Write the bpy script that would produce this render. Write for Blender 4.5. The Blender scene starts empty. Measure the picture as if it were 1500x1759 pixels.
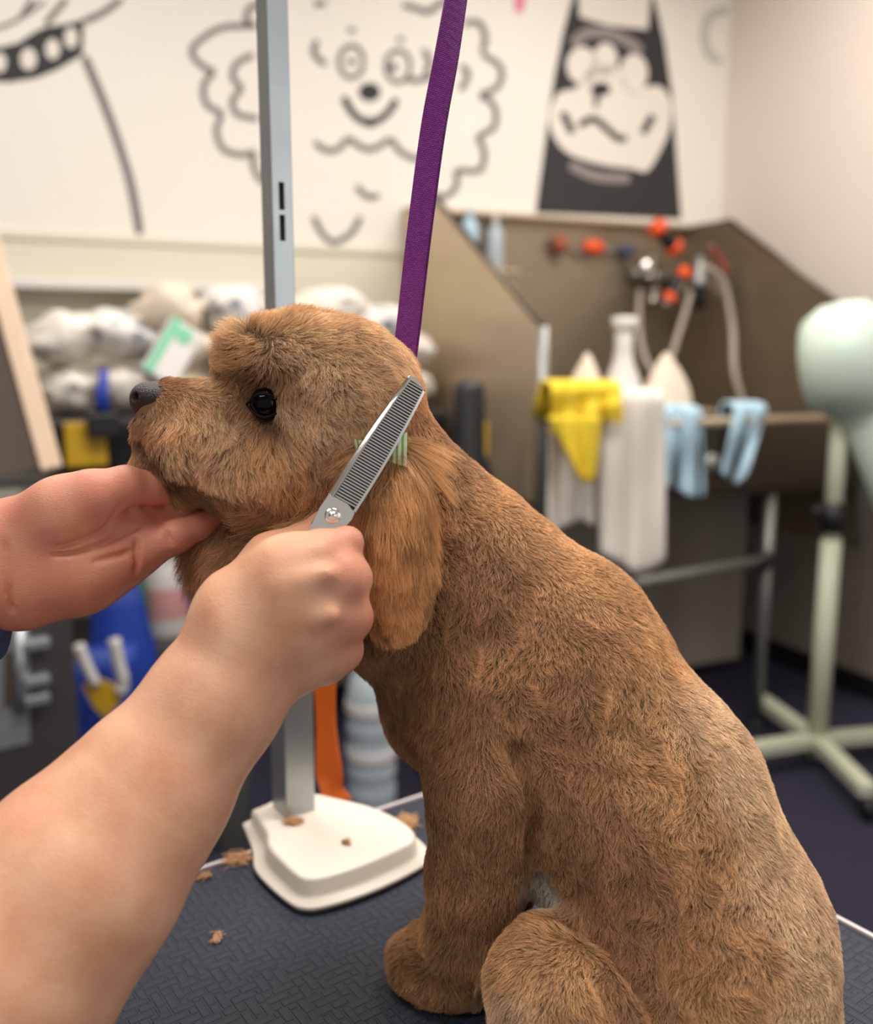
import bpy, bmesh, math, random
import numpy as np
from mathutils import Vector, Matrix, kdtree

SC = bpy.context.scene
COL = SC.collection
PI = math.pi

# ------------------------------------------------------------------ camera
F_PX, W_PX, H_PX = 1600.0, 1500.0, 1759.0
CAM = np.array([0.0, 0.0, 1.31])
TH = math.radians(9.7)
ST, CT = math.sin(TH), math.cos(TH)
cam_d = bpy.data.cameras.new('camera')
cam = bpy.data.objects.new('camera', cam_d); COL.objects.link(cam)
cam.location = CAM
cam.rotation_euler = (PI / 2 - TH, 0, 0)
cam_d.sensor_fit = 'HORIZONTAL'
cam_d.sensor_width = 36.0
cam_d.lens = 36.0 * F_PX / W_PX
cam_d.clip_start = 0.02
cam_d.dof.use_dof = True
cam_d.dof.focus_distance = 0.60
cam_d.dof.aperture_fstop = cam_d.lens / 1000.0 / 0.0095
SC.camera = cam

# ------------------------------------------------------------------ light, exposure
SC.view_settings.view_transform = 'Standard'
SC.view_settings.look = 'None'
SC.view_settings.gamma = 1.0
SC.view_settings.use_curve_mapping = False
SC.view_settings.exposure = 0.0
world = bpy.data.worlds.new('world'); SC.world = world
world.use_nodes = True
world.node_tree.nodes['Background'].inputs[0].default_value = (1.0, 0.94, 0.87, 1)
world.node_tree.nodes['Background'].inputs[1].default_value = 0.42


def area(name, loc, size, power, col=(1, 0.95, 0.885), rot=(0, 0, 0)):
    d = bpy.data.lights.new(name, 'AREA')
    d.shape = 'RECTANGLE'; d.size, d.size_y = size
    d.energy = power; d.color = col
    o = bpy.data.objects.new(name, d); COL.objects.link(o)
    o.location = loc; o.rotation_euler = rot
    return o


area('ceiling_lamp_table', (0.55, 1.0, 3.04), (1.2, 0.6), 44)
area('ceiling_lamp_front', (-0.8, -0.3, 3.04), (1.2, 0.6), 26)
area('ceiling_lamp_tub', (1.0, 2.75, 3.04), (1.2, 0.6), 36)
area('ceiling_lamp_shelf', (-0.9, 1.9, 3.04), (1.2, 0.6), 29)
area('window_daylight', (2.9, -0.9, 1.75), (1.8, 1.5), 17, (0.92, 0.96, 1.0), (math.radians(78), 0, math.radians(58)))

SC.cycles.use_denoising = True
SC.cycles.max_bounces = 8
SC.cycles.diffuse_bounces = 4
SC.cycles.glossy_bounces = 3
SC.cycles.transmission_bounces = 6
SC.cycles_curves.shape = 'RIBBONS'
SC.cycles_curves.subdivisions = 2

rng = np.random.default_rng(7)
random.seed(7)


# ------------------------------------------------------------------ projection helpers: a direction seen by the camera -> a place in the room
def ray(u, v):
    dx = (u - W_PX / 2) / F_PX; dv = (H_PX / 2 - v) / F_PX
    return np.array([dx, CT + dv * ST, -ST + dv * CT])


def P(u, v, Y):
    r = ray(u, v)
    return CAM + r * (Y / r[1])


def T(u, v, z):
    r = ray(u, v)
    return CAM + r * ((z - CAM[2]) / r[2])


def px(p, n=1.0):                       # length of n photo pixels at p
    q = np.asarray(p) - CAM
    return n * (q[1] * CT - q[2] * ST) / F_PX


def proj(p):
    q = np.asarray(p, float) - CAM
    dep = q[..., 1] * CT - q[..., 2] * ST
    up = q[..., 1] * ST + q[..., 2] * CT
    return W_PX / 2 + F_PX * q[..., 0] / dep, H_PX / 2 - F_PX * up / dep


PHI = math.radians(24)
CORNER = np.array([1.27, 4.32, 0.0])
WB = np.array([-math.cos(PHI), -math.sin(PHI), 0.0])     # along the back wall, to the left
WR = np.array([math.sin(PHI), -math.cos(PHI), 0.0])      # along the right wall, towards us (also the back wall's normal)


def W(u, v, off=0.0):
    r = ray(u, v); base = CORNER + WR * off
    t = np.dot(base - CAM, WR) / np.dot(r, WR)
    return CAM + r * t


# ------------------------------------------------------------------ materials
def lin(c):
    return tuple(((x / 255.0) / 12.92 if x / 255.0 <= 0.04045 else ((x / 255.0 + 0.055) / 1.055) ** 2.4) for x in c)


def mat(name, c, rough=0.6, metal=0.0, var=0.0, vscale=8.0, bump=0.0, bscale=60.0, spec=0.5, trans=0.0, sss=0.0, aniso=None, coat=0.0, stretch=None):
    m = bpy.data.materials.new(name); m.use_nodes = True
    nt = m.node_tree; b = nt.nodes['Principled BSDF']
    col = lin(c) + (1,)
    b.inputs['Base Color'].default_value = col
    b.inputs['Roughness'].default_value = rough
    b.inputs['Metallic'].default_value = metal
    b.inputs['Specular IOR Level'].default_value = spec
    if trans: b.inputs['Transmission Weight'].default_value = trans
    if coat: b.inputs['Coat Weight'].default_value = coat
    if sss:
        b.inputs['Subsurface Weight'].default_value = sss
        b.inputs['Subsurface Radius'].default_value = (1.0, 0.35, 0.2)
        b.inputs['Subsurface Scale'].default_value = 0.006
    tc = nt.nodes.new('ShaderNodeTexCoord')
    vec = tc.outputs['Object']
    if stretch:
        mp = nt.nodes.new('ShaderNodeMapping'); mp.inputs['Scale'].default_value = stretch
        nt.links.new(vec, mp.inputs['Vector']); vec = mp.outputs['Vector']
    if var:
        n = nt.nodes.new('ShaderNodeTexNoise'); n.inputs['Scale'].default_value = vscale; n.inputs['Detail'].default_value = 5
        nt.links.new(vec, n.inputs['Vector'])
        mx = nt.nodes.new('ShaderNodeMix'); mx.data_type = 'RGBA'
        mx.inputs['A'].default_value = tuple(max(0, x * (1 - var)) for x in col[:3]) + (1,)
        mx.inputs['B'].default_value = tuple(min(1, x * (1 + var)) for x in col[:3]) + (1,)
        nt.links.new(n.outputs['Fac'], mx.inputs['Factor'])
        nt.links.new(mx.outputs['Result'], b.inputs['Base Color'])
    if bump:
        n2 = nt.nodes.new('ShaderNodeTexNoise'); n2.inputs['Scale'].default_value = bscale; n2.inputs['Detail'].default_value = 4
        nt.links.new(vec, n2.inputs['Vector'])
        bp = nt.nodes.new('ShaderNodeBump'); bp.inputs['Strength'].default_value = bump; bp.inputs['Distance'].default_value = 0.002
        nt.links.new(n2.outputs['Fac'], bp.inputs['Height'])
        nt.links.new(bp.outputs['Normal'], b.inputs['Normal'])
    return m


M = {}
M['wall'] = mat('wall_paint', (231, 225, 216), 0.7, var=0.02, bump=0.05)
M['wall_low'] = mat('lower_wall_paint', (214, 208, 190), 0.7, var=0.02)
M['wall_right'] = mat('right_wall_paint', (226, 212, 203), 0.7, var=0.02)
M['panel'] = mat('taupe_wall_panel', (150, 140, 128), 0.55, var=0.08, vscale=3, stretch=(4, 4, 0.3))
M['wall_left'] = mat('tan_left_wall', (138, 118, 98), 0.7)
M['ceiling'] = mat('ceiling_paint', (235, 232, 226), 0.8)
M['carpet'] = mat('navy_carpet', (36, 32, 52), 0.95, var=0.35, vscale=60, bump=0.4, bscale=300)
M['ink'] = mat('mural_ink', (42, 40, 42), 0.7)
M['ink_line'] = mat('mural_line', (112, 106, 104), 0.7)
M['ink_grey'] = mat('mural_grey', (140, 130, 128), 0.7)
M['ink_white'] = mat('mural_white', (226, 218, 208), 0.7)
M['ink_pink'] = mat('mural_pink', (222, 120, 150), 0.7)
M['ink_mint'] = mat('mural_faint', (188, 188, 178), 0.7)
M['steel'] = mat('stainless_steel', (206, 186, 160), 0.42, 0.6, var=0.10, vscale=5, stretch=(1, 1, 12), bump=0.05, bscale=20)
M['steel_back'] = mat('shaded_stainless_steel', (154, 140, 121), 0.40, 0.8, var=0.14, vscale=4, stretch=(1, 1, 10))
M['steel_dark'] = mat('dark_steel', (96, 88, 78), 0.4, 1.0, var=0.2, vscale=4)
M['galv'] = mat('galvanised_steel', (176, 182, 184), 0.36, 0.7, var=0.14, vscale=30, bump=0.06, bscale=90)
M['chrome'] = mat('polished_steel', (238, 236, 232), 0.14, 1.0, bump=0.0)
M['blade_dark'] = mat('shadowed_blade_steel', (66, 64, 62), 0.35, 1.0)  # steel colour darkened to stand for the shadow in the gaps between teeth
M['white_metal'] = mat('cream_white_enamel', (238, 228, 214), 0.35, var=0.02)
M['black'] = mat('black_plastic', (26, 26, 28), 0.45)
M['dark_grey'] = mat('charcoal_plastic', (62, 58, 60), 0.5, var=0.1)
M['grey'] = mat('grey_metal', (150, 150, 146), 0.4, 0.6)
M['yellow'] = mat('yellow_plastic', (212, 168, 32), 0.45)
M['yellow_cloth'] = mat('yellow_cloth', (236, 206, 52), 0.85, var=0.12, vscale=40, bump=0.3)
M['blue'] = mat('blue_nylon', (28, 62, 158), 0.6, var=0.25, vscale=9, bump=0.2)
M['blue_plastic'] = mat('blue_plastic', (36, 66, 168), 0.4)
M['green'] = mat('green_plastic', (60, 110, 84), 0.5)
M['orange'] = mat('orange_nylon', (255, 120, 36), 0.55, var=0.08, vscale=30, bump=0.2, bscale=400)
M['orange_rubber'] = mat('orange_rubber', (236, 86, 30), 0.5)
M['red'] = mat('dark_red_rubber', (120, 40, 36), 0.5)
M['mint'] = mat('mint_enamel', (208, 226, 212), 0.4, var=0.03)
M['mint_pole'] = mat('pale_green_enamel', (198, 202, 178), 0.4, var=0.03)
M['towel'] = mat('white_terry', (236, 228, 218), 0.95, var=0.06, vscale=20, bump=0.6, bscale=120)
M['towel_cream'] = mat('cream_terry', (228, 212, 192), 0.95, var=0.06, vscale=20, bump=0.6, bscale=120)
M['paleblue'] = mat('pale_blue_cloth', (176, 206, 222), 0.8, var=0.1, vscale=12)
M['bottle'] = mat('frosted_bottle', (196, 208, 216), 0.35, trans=0.25, var=0.05)
M['bottle_pink'] = mat('pink_label', (206, 150, 148), 0.5)
M['bottle_white'] = mat('white_bottle_plastic', (220, 216, 212), 0.45)
M['wood'] = mat('pale_pine', (232, 204, 176), 0.6, var=0.10, vscale=4, stretch=(12, 12, 1))
M['board'] = mat('brown_board', (82, 70, 60), 0.7, var=0.15, vscale=3)
M['trim'] = mat('white_edge_trim', (226, 216, 216), 0.35)
M['under'] = mat('table_underside', (30, 30, 32), 0.6)
M['denim'] = mat('blue_chambray', (62, 80, 122), 0.9, var=0.18, vscale=180, bump=0.5, bscale=500)
M['nose'] = mat('nose_leather', (44, 33, 29), 0.4, var=0.25, vscale=300, bump=0.5, bscale=900)
M['eye'] = mat('eyeball', (6, 4, 3), 0.06, spec=.16)
M['lid'] = mat('eyelid_skin', (20, 13, 11), 0.7, spec=.15)
M['stripe_leaf'] = None


def towel_print():
    m = mat('printed_terry', (234, 228, 222), 0.95, bump=0.6, bscale=120)
    nt = m.node_tree; b = nt.nodes['Principled BSDF']
    tc = nt.nodes.new('ShaderNodeTexCoord')
    v = nt.nodes.new('ShaderNodeTexVoronoi'); v.inputs['Scale'].default_value = 16
    r = nt.nodes.new('ShaderNodeValToRGB')
    r.color_ramp.elements[0].position = 0.32; r.color_ramp.elements[0].color = lin((150, 152, 160)) + (1,)
    r.color_ramp.elements[1].position = 0.45; r.color_ramp.elements[1].color = lin((236, 230, 224)) + (1,)
    nt.links.new(tc.outputs['Object'], v.inputs['Vector']); nt.links.new(v.outputs['Distance'], r.inputs['Fac'])
    nt.links.new(r.outputs['Color'], b.inputs['Base Color'])
    return m


M['towel_print'] = towel_print()


def skin_mat():
    m = bpy.data.materials.new('skin'); m.use_nodes = True
    nt = m.node_tree; b = nt.nodes['Principled BSDF']
    tc = nt.nodes.new('ShaderNodeTexCoord')
    n = nt.nodes.new('ShaderNodeTexNoise'); n.inputs['Scale'].default_value = 38; n.inputs['Detail'].default_value = 6
    nt.links.new(tc.outputs['Object'], n.inputs['Vector'])
    r = nt.nodes.new('ShaderNodeValToRGB')
    r.color_ramp.elements[0].position = 0.3; r.color_ramp.elements[0].color = lin((218, 160, 124)) + (1,)
    r.color_ramp.elements[1].position = 0.7; r.color_ramp.elements[1].color = lin((237, 188, 155)) + (1,)
    nt.links.new(n.outputs['Fac'], r.inputs['Fac'])
    at = nt.nodes.new('ShaderNodeAttribute'); at.attribute_name = 'blush'
    mx = nt.nodes.new('ShaderNodeMix'); mx.data_type = 'RGBA'
    mx.inputs['B'].default_value = lin((206, 128, 108)) + (1,)
    nt.links.new(at.outputs['Fac'], mx.inputs['Factor'])
    nt.links.new(r.outputs['Color'], mx.inputs['A'])
    nt.links.new(mx.outputs['Result'], b.inputs['Base Color'])
    b.inputs['Roughness'].default_value = 0.48
    b.inputs['Specular IOR Level'].default_value = 0.35
    b.inputs['Subsurface Weight'].default_value = 0.25
    b.inputs['Subsurface Radius'].default_value = (1.0, 0.35, 0.2)
    b.inputs['Subsurface Scale'].default_value = 0.005
    mp = nt.nodes.new('ShaderNodeMapping'); mp.inputs['Scale'].default_value = (1, 1, 1.6)
    nt.links.new(tc.outputs['Object'], mp.inputs['Vector'])
    v = nt.nodes.new('ShaderNodeTexVoronoi'); v.inputs['Scale'].default_value = 700
    nt.links.new(mp.outputs['Vector'], v.inputs['Vector'])
    n2 = nt.nodes.new('ShaderNodeTexNoise'); n2.inputs['Scale'].default_value = 160; n2.inputs['Detail'].default_value = 4
    nt.links.new(mp.outputs['Vector'], n2.inputs['Vector'])
    ad = nt.nodes.new('ShaderNodeMath'); ad.operation = 'ADD'
    nt.links.new(v.outputs['Distance'], ad.inputs[0]); nt.links.new(n2.outputs['Fac'], ad.inputs[1])
    bp = nt.nodes.new('ShaderNodeBump'); bp.inputs['Strength'].default_value = 0.22; bp.inputs['Distance'].default_value = 0.0008
    nt.links.new(ad.outputs[0], bp.inputs['Height']); nt.links.new(bp.outputs['Normal'], b.inputs['Normal'])
    return m


M['skin'] = skin_mat()


def fur_mat(name):
    m = bpy.data.materials.new(name); m.use_nodes = True
    nt = m.node_tree; b = nt.nodes['Principled BSDF']
    at = nt.nodes.new('ShaderNodeAttribute'); at.attribute_name = 'fcol'
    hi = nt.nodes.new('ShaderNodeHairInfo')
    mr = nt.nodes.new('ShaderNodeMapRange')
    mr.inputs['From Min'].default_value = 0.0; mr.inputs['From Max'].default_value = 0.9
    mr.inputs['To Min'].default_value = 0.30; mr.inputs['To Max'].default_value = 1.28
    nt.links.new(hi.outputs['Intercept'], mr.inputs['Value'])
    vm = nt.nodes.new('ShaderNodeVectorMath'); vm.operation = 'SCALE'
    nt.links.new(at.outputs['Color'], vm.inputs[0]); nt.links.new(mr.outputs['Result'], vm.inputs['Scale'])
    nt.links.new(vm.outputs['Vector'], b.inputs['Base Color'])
    b.inputs['Roughness'].default_value = 0.42
    b.inputs['Specular IOR Level'].default_value = 0.2
    return m


M['fur'] = fur_mat('fur_strand')


def under_mat():
    m = bpy.data.materials.new('undercoat'); m.use_nodes = True
    nt = m.node_tree; b = nt.nodes['Principled BSDF']
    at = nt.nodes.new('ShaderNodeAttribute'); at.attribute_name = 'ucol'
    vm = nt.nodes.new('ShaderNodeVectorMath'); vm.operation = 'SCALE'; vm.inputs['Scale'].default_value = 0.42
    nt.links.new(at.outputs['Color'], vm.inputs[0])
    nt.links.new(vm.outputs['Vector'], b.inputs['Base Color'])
    b.inputs['Roughness'].default_value = 0.9; b.inputs['Specular IOR Level'].default_value = 0.1
    return m


M['undercoat'] = under_mat()


# ------------------------------------------------------------------ mesh helpers
class MB:
    def __init__(s): s.v = []; s.f = []

    def add(s, v, f):
        o = len(s.v); s.v += [tuple(float(c) for c in p) for p in v]; s.f += [tuple(i + o for i in q) for q in f]; return s

    def box(s, c, size, ax=None):
        ax = ax or ((1, 0, 0), (0, 1, 0), (0, 0, 1))
        A = [np.array(a, float) for a in ax]; c = np.array(c, float); v = []
        for k in (-1, 1):
            for j in (-1, 1):
                for i in (-1, 1):
                    v.append(c + A[0] * i * size[0] / 2 + A[1] * j * size[1] / 2 + A[2] * k * size[2] / 2)
        return s.add(v, [(0, 2, 3, 1), (4, 5, 7, 6), (0, 1, 5, 4), (2, 6, 7, 3), (0, 4, 6, 2), (1, 3, 7, 5)])

    def hexa(s, b, t):                                  # four bottom, four top corners
        return s.add(list(b) + list(t), [(3, 2, 1, 0), (4, 5, 6, 7)] + [(i, (i + 1) % 4, 4 + (i + 1) % 4, 4 + i) for i in range(4)])

    def prism(s, poly, d):                              # planar polygon pushed along d
        n = len(poly); d = np.array(d, float)
        return s.add([np.array(p) for p in poly] + [np.array(p) + d for p in poly],
                     [tuple(range(n - 1, -1, -1)), tuple(range(n, 2 * n))] + [(i, (i + 1) % n, n + (i + 1) % n, n + i) for i in range(n)])

    def rings(s, R, cap=True, closed=False):
        n = len(R[0]); v = [p for r in R for p in r]; f = []
        m = len(R)
        for a in range(m if closed else m - 1):
            b = (a + 1) % m
            for i in range(n):
                j = (i + 1) % n
                f.append((a * n + i, a * n + j, b * n + j, b * n + i))
        if cap and not closed:
            f.append(tuple(range(n - 1, -1, -1))); f.append(tuple(range((m - 1) * n, m * n)))
        return s.add(v, f)

    def tube(s, pts, r, n=12, flat=1.0, up=(0, 0, 1)):
        pts = [np.array(p, float) for p in pts]; R = []
        rr = r if hasattr(r, '__len__') else [r] * len(pts)
        for i, p in enumerate(pts):
            t = pts[min(i + 1, len(pts) - 1)] - pts[max(i - 1, 0)]; t = t / (np.linalg.norm(t) + 1e-9)
            u = np.array(up, float); a = np.cross(t, u)
            if np.linalg.norm(a) < 1e-3: a = np.cross(t, (1, 0.2, 0))
            a /= np.linalg.norm(a); b = np.cross(a, t)
            R.append([p + (a * math.cos(2 * PI * k / n) + b * flat * math.sin(2 * PI * k / n)) * rr[i] for k in range(n)])
        return s.rings(R)

    def lathe(s, c, prof, n=24, axis=(0, 0, 1)):
        ax = np.array(axis, float); ax /= np.linalg.norm(ax)
        a = np.cross(ax, (0.3, 1, 0.2)); a /= np.linalg.norm(a); b = np.cross(ax, a); c = np.array(c, float)
        return s.rings([[c + ax * h + (a * math.cos(2 * PI * k / n) + b * math.sin(2 * PI * k / n)) * max(r, 1e-5) for k in range(n)] for r, h in prof])

    def ell(s, c, r, n=16, m=10, ax=None):
        ax = ax or ((1, 0, 0), (0, 1, 0), (0, 0, 1)); A = [np.array(a, float) for a in ax]; c = np.array(c, float); R = []
        for j in range(m + 1):
            ph = PI * (j + 0.02) / (m + 0.04)
            R.append([c + A[0] * r[0] * math.sin(ph) * math.cos(2 * PI * k / n) + A[1] * r[1] * math.sin(ph) * math.sin(2 * PI * k / n) - A[2] * r[2] * math.cos(ph) for k in range(n)])
        return s.rings(R)

    def build(s, name, m, parent=None, smooth=False, bevel=0.0, weld=False):
        me = bpy.data.meshes.new(name); me.from_pydata(s.v, [], s.f); me.update()
        bm = bmesh.new(); bm.from_mesh(me)
        bmesh.ops.recalc_face_normals(bm, faces=bm.faces); bm.to_mesh(me); bm.free()
        return link(name, me, m, parent, smooth, bevel)


def link(name, me, m, parent=None, smooth=False, bevel=0.0):
    o = bpy.data.objects.new(name, me); COL.objects.link(o)
    if m is not None: me.materials.append(m)
    if smooth: me.polygons.foreach_set('use_smooth', [True] * len(me.polygons))
    if bevel:
        b = o.modifiers.new('bevel', 'BEVEL'); b.width = bevel; b.segments = 2; b.limit_method = 'ANGLE'
    if parent is not None:
        o.parent = parent
        o.matrix_parent_inverse = Matrix.Translation(-Vector(parent.location))
    return o


def tag(o, label=None, cat=None, group=None, kind=None):
    if label: o['label'] = label
    if cat: o['category'] = cat
    if group: o['group'] = group
    if kind: o['kind'] = kind
    return o


def thing(name, loc, label, cat, group=None):
    o = bpy.data.objects.new(name, None); COL.objects.link(o); o.location = tuple(float(c) for c in loc); o.empty_display_size = 0.05
    return tag(o, label, cat, group)


def spline(pts, n=8):
    p = [np.array(q, float) for q in pts]
    if len(p) < 3: return [p[0] + (p[-1] - p[0]) * t for t in np.linspace(0, 1, n)]
    q = [2 * p[0] - p[1]] + p + [2 * p[-1] - p[-2]]; out = []
    for i in range(1, len(q) - 2):
        for t in np.linspace(0, 1, n, endpoint=False):
            a, b, c, d = q[i - 1], q[i], q[i + 1], q[i + 2]
            out.append(0.5 * (2 * b + (c - a) * t + (2 * a - 5 * b + 4 * c - d) * t * t + (3 * b - a - 3 * c + d) * t ** 3))
    out.append(p[-1]); return out


def vnoise(p, scale, seed=0):
    q = np.asarray(p, np.float64) * scale + seed * 17.31
    i = np.floor(q).astype(np.int64); f = q - i; f = f * f * (3 - 2 * f)
    def h(a, b, c):
        x = (a * 374761393 + b * 668265263 + c * 2147483647 + seed * 982451653) & 0xffffffff
        x = ((x ^ (x >> 13)) * 1274126177) & 0xffffffff
        return ((x ^ (x >> 16)) & 0xffff) / 65535.0
    r = 0
    for a in (0, 1):
        for b in (0, 1):
            for c in (0, 1):
                w = (f[..., 0] if a else 1 - f[..., 0]) * (f[..., 1] if b else 1 - f[..., 1]) * (f[..., 2] if c else 1 - f[..., 2])
                r = r + w * h(i[..., 0] + a, i[..., 1] + b, i[..., 2] + c)
    return r * 2 - 1


# ------------------------------------------------------------------ smooth-blended solids -> one continuous surface
class Field:
    def __init__(s, lo, hi, h):
        s.lo = np.array(lo, float); s.h = h
        s.n = np.ceil((np.array(hi) - s.lo) / h).astype(int) + 1
        s.ax = [(s.lo[i] + h * np.arange(s.n[i])).astype(np.float32) for i in range(3)]
        s.F = np.full(s.n, 0.2, np.float32)

    def _blk(s, lo, hi):
        a = np.maximum(((lo - s.lo) / s.h).astype(int) - 1, 0); b = np.minimum(((hi - s.lo) / s.h).astype(int) + 2, s.n)
        if np.any(b - a < 2): return None
        sl = tuple(slice(a[i], b[i]) for i in range(3))
        return sl, s.ax[0][sl[0]][:, None, None], s.ax[1][sl[1]][None, :, None], s.ax[2][sl[2]][None, None, :]

    def _mix(s, sl, d, k, sub=False):
        A = s.F[sl]
        if sub: A = -A
        h = np.clip(0.5 + 0.5 * (A - d) / k, 0, 1)
        R = A * (1 - h) + d * h - k * h * (1 - h)
        s.F[sl] = -R if sub else R

    def cone(s, a, ra, b, rb, k=0.01, sub=False):
        a = np.array(a, float); b = np.array(b, float); m = max(ra, rb) + 2 * k + 2 * s.h
        B = s._blk(np.minimum(a, b) - m, np.maximum(a, b) + m)
        if B is None: return
        sl, x, y, z = B; ab = b - a; L = max(float(ab @ ab), 1e-12)
        t = np.clip(((x - a[0]) * ab[0] + (y - a[1]) * ab[1] + (z - a[2]) * ab[2]) / L, 0, 1)
        d = np.sqrt((x - a[0] - t * ab[0]) ** 2 + (y - a[1] - t * ab[1]) ** 2 + (z - a[2] - t * ab[2]) ** 2) - (ra + (rb - ra) * t)
        s._mix(sl, d, k, sub)

    def ell(s, c, r, k=0.01, ax=None, sub=False):
        c = np.array(c, float); r = np.array(r, float); m = r.max() + 2 * k + 2 * s.h
        B = s._blk(c - m, c + m)
        if B is None: return
        sl, x, y, z = B; x, y, z = x - c[0], y - c[1], z - c[2]
        if ax is not None:
            A = [np.array(q, float) / np.linalg.norm(q) for q in ax]
            x, y, z = [x * q[0] + y * q[1] + z * q[2] for q in A]
        k0 = np.sqrt((x / r[0]) ** 2 + (y / r[1]) ** 2 + (z / r[2]) ** 2); k1 = np.sqrt((x / r[0] ** 2) ** 2 + (y / r[1] ** 2) ** 2 + (z / r[2] ** 2) ** 2) + 1e-6
        s._mix(sl, k0 * (k0 - 1) / k1, k, sub)

    def chain(s, pts, k=0.01):
        for a, b in zip(pts[:-1], pts[1:]): s.cone(a[0], a[1], b[0], b[1], k)

    def above(s, z):
        s.F = np.maximum(s.F, z - s.ax[2][None, None, :])

    def mesh(s):
        F = s.F; n = s.n; S = F < 0
        c = [slice(0, -1), slice(1, None)]
        cnt = np.zeros(n - 1, np.int8)
        for a in (0, 1):
            for b in (0, 1):
                for d in (0, 1): cnt += S[c[a], c[b], c[d]]
        act = (cnt > 0) & (cnt < 8); idx = np.argwhere(act); m = len(idx)
        ids = np.full(n - 1, -1, np.int64); ids[act] = np.arange(m)
        acc = np.zeros((m, 3)); w = np.zeros(m)
        co = [(a, b, d) for a in (0, 1) for b in (0, 1) for d in (0, 1)]
        for p in co:
            for ax in range(3):
                if p[ax]: continue
                q = list(p); q[ax] = 1
                fa = F[tuple((idx + p).T)]; fb = F[tuple((idx + q).T)]
                x = (fa < 0) != (fb < 0); t = np.where(x, fa / np.where(x, fa - fb, 1), 0)
                pt = np.array(p, float)[None] + np.zeros((m, 3)); pt[:, ax] += t
                acc += pt * x[:, None]; w += x
        V = s.lo + (idx + acc / w[:, None]) * s.h
        faces = []
        for ax in range(3):
            sa = [slice(None)] * 3; sb = [slice(None)] * 3; sa[ax] = slice(0, -1); sb[ax] = slice(1, None)
            A = S[tuple(sa)]; B_ = S[tuple(sb)]
            for cond, flip in ((A & ~B_, False), (~A & B_, True)):
                e = np.argwhere(cond); o1, o2 = [(1, 2), (2, 0), (0, 1)][ax]
                e = e[(e[:, o1] > 0) & (e[:, o2] > 0) & (e[:, o1] < n[o1] - 1) & (e[:, o2] < n[o2] - 1)]
                q = []
                for d1, d2 in ((-1, -1), (0, -1), (0, 0), (-1, 0)):
                    g = e.copy(); g[:, o1] += d1; g[:, o2] += d2; q.append(ids[tuple(g.T)])
                q = np.stack(q, 1); faces.append(q[:, ::-1] if flip else q)
        Q = np.concatenate(faces)
        lab = np.arange(len(V))                             # keep the largest connected piece only
        for _ in range(4000):
            old = lab.copy(); mn = lab[Q].min(1)
            for i in range(4): np.minimum.at(lab, Q[:, i], mn)
            lab = lab[lab]
            if np.array_equal(old, lab): break
        u, c = np.unique(lab, return_counts=True); keep = lab == u[c.argmax()]
        Q = Q[keep[Q[:, 0]]]; rm = np.cumsum(keep) - 1
        return V[keep], rm[Q]


def relax(V, Q, it=2, lam=0.5):
    for _ in range(it):
        acc = np.zeros_like(V); w = np.zeros(len(V))
        for i in range(4):
            a, b = Q[:, i], Q[:, (i + 1) % 4]
            np.add.at(acc, a, V[b]); np.add.at(acc, b, V[a]); np.add.at(w, a, 1); np.add.at(w, b, 1)
        V = V + lam * (acc / np.maximum(w, 1)[:, None] - V)
    return V


def vnormals(V, Q):
    n = np.cross(V[Q[:, 2]] - V[Q[:, 0]], V[Q[:, 3]] - V[Q[:, 1]]); N = np.zeros_like(V)
    for i in range(4): np.add.at(N, Q[:, i], n)
    return N / (np.linalg.norm(N, axis=1, keepdims=True) + 1e-12)


def qmesh(name, V, Q):
    me = bpy.data.meshes.new(name)
    me.vertices.add(len(V)); me.vertices.foreach_set('co', V.astype(np.float32).ravel())
    me.loops.add(len(Q) * 4); me.loops.foreach_set('vertex_index', Q.astype(np.int32).ravel())
    me.polygons.add(len(Q)); me.polygons.foreach_set('loop_start', np.arange(0, len(Q) * 4, 4, dtype=np.int32))
    me.update(calc_edges=True); me.validate()
    me.polygons.foreach_set('use_smooth', [True] * len(me.polygons))
    return me


def pr(u, v, Y, r):
    p = P(u, v, Y); return (p, px(p, r))



# ================================================================== THE ROOM
def st(name, mb, m, parent=None, **k):
    o = mb.build(name, m, parent, **k)
    if parent is None: o['kind'] = 'structure'
    return o


Z3 = np.array([0, 0, 1.0])
SH = 3.10                                                  # room height
floor = st('floor', MB().hexa([(-3.4, -2.2, -0.1), (3.6, -2.2, -0.1), (3.6, 5.2, -0.1), (-3.4, 5.2, -0.1)],
                              [(-3.4, -2.2, 0), (3.6, -2.2, 0), (3.6, 5.2, 0), (-3.4, 5.2, 0)]), M['carpet'])
st('ceiling', MB().hexa([(-3.4, -2.2, SH), (3.6, -2.2, SH), (3.6, 5.2, SH), (-3.4, 5.2, SH)],
                        [(-3.4, -2.2, SH + .1), (3.6, -2.2, SH + .1), (3.6, 5.2, SH + .1), (-3.4, 5.2, SH + .1)]), M['ceiling'])
a, b = CORNER - WB * 0.1, CORNER + WB * 4.9
wall_back = st('wall_back', MB().hexa([a, b, b - WR * .1, a - WR * .1], [p + Z3 * SH for p in (a, b, b - WR * .1, a - WR * .1)]), M['wall'])
a, b = CORNER - WR * 0.1, CORNER + WR * 5.6
wall_right = st('wall_right', MB().hexa([a, b, b - WB * .1, a - WB * .1], [p + Z3 * SH for p in (a, b, b - WB * .1, a - WB * .1)]), M['wall_right'])
st('wall_left', MB().hexa([(-3.4, -2.2, 0), (-3.3, -2.2, 0), (-3.3, 2.25, 0), (-3.4, 2.25, 0)], [(-3.4, -2.2, SH), (-3.3, -2.2, SH), (-3.3, 2.25, SH), (-3.4, 2.25, SH)]), M['wall_left'])
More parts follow.
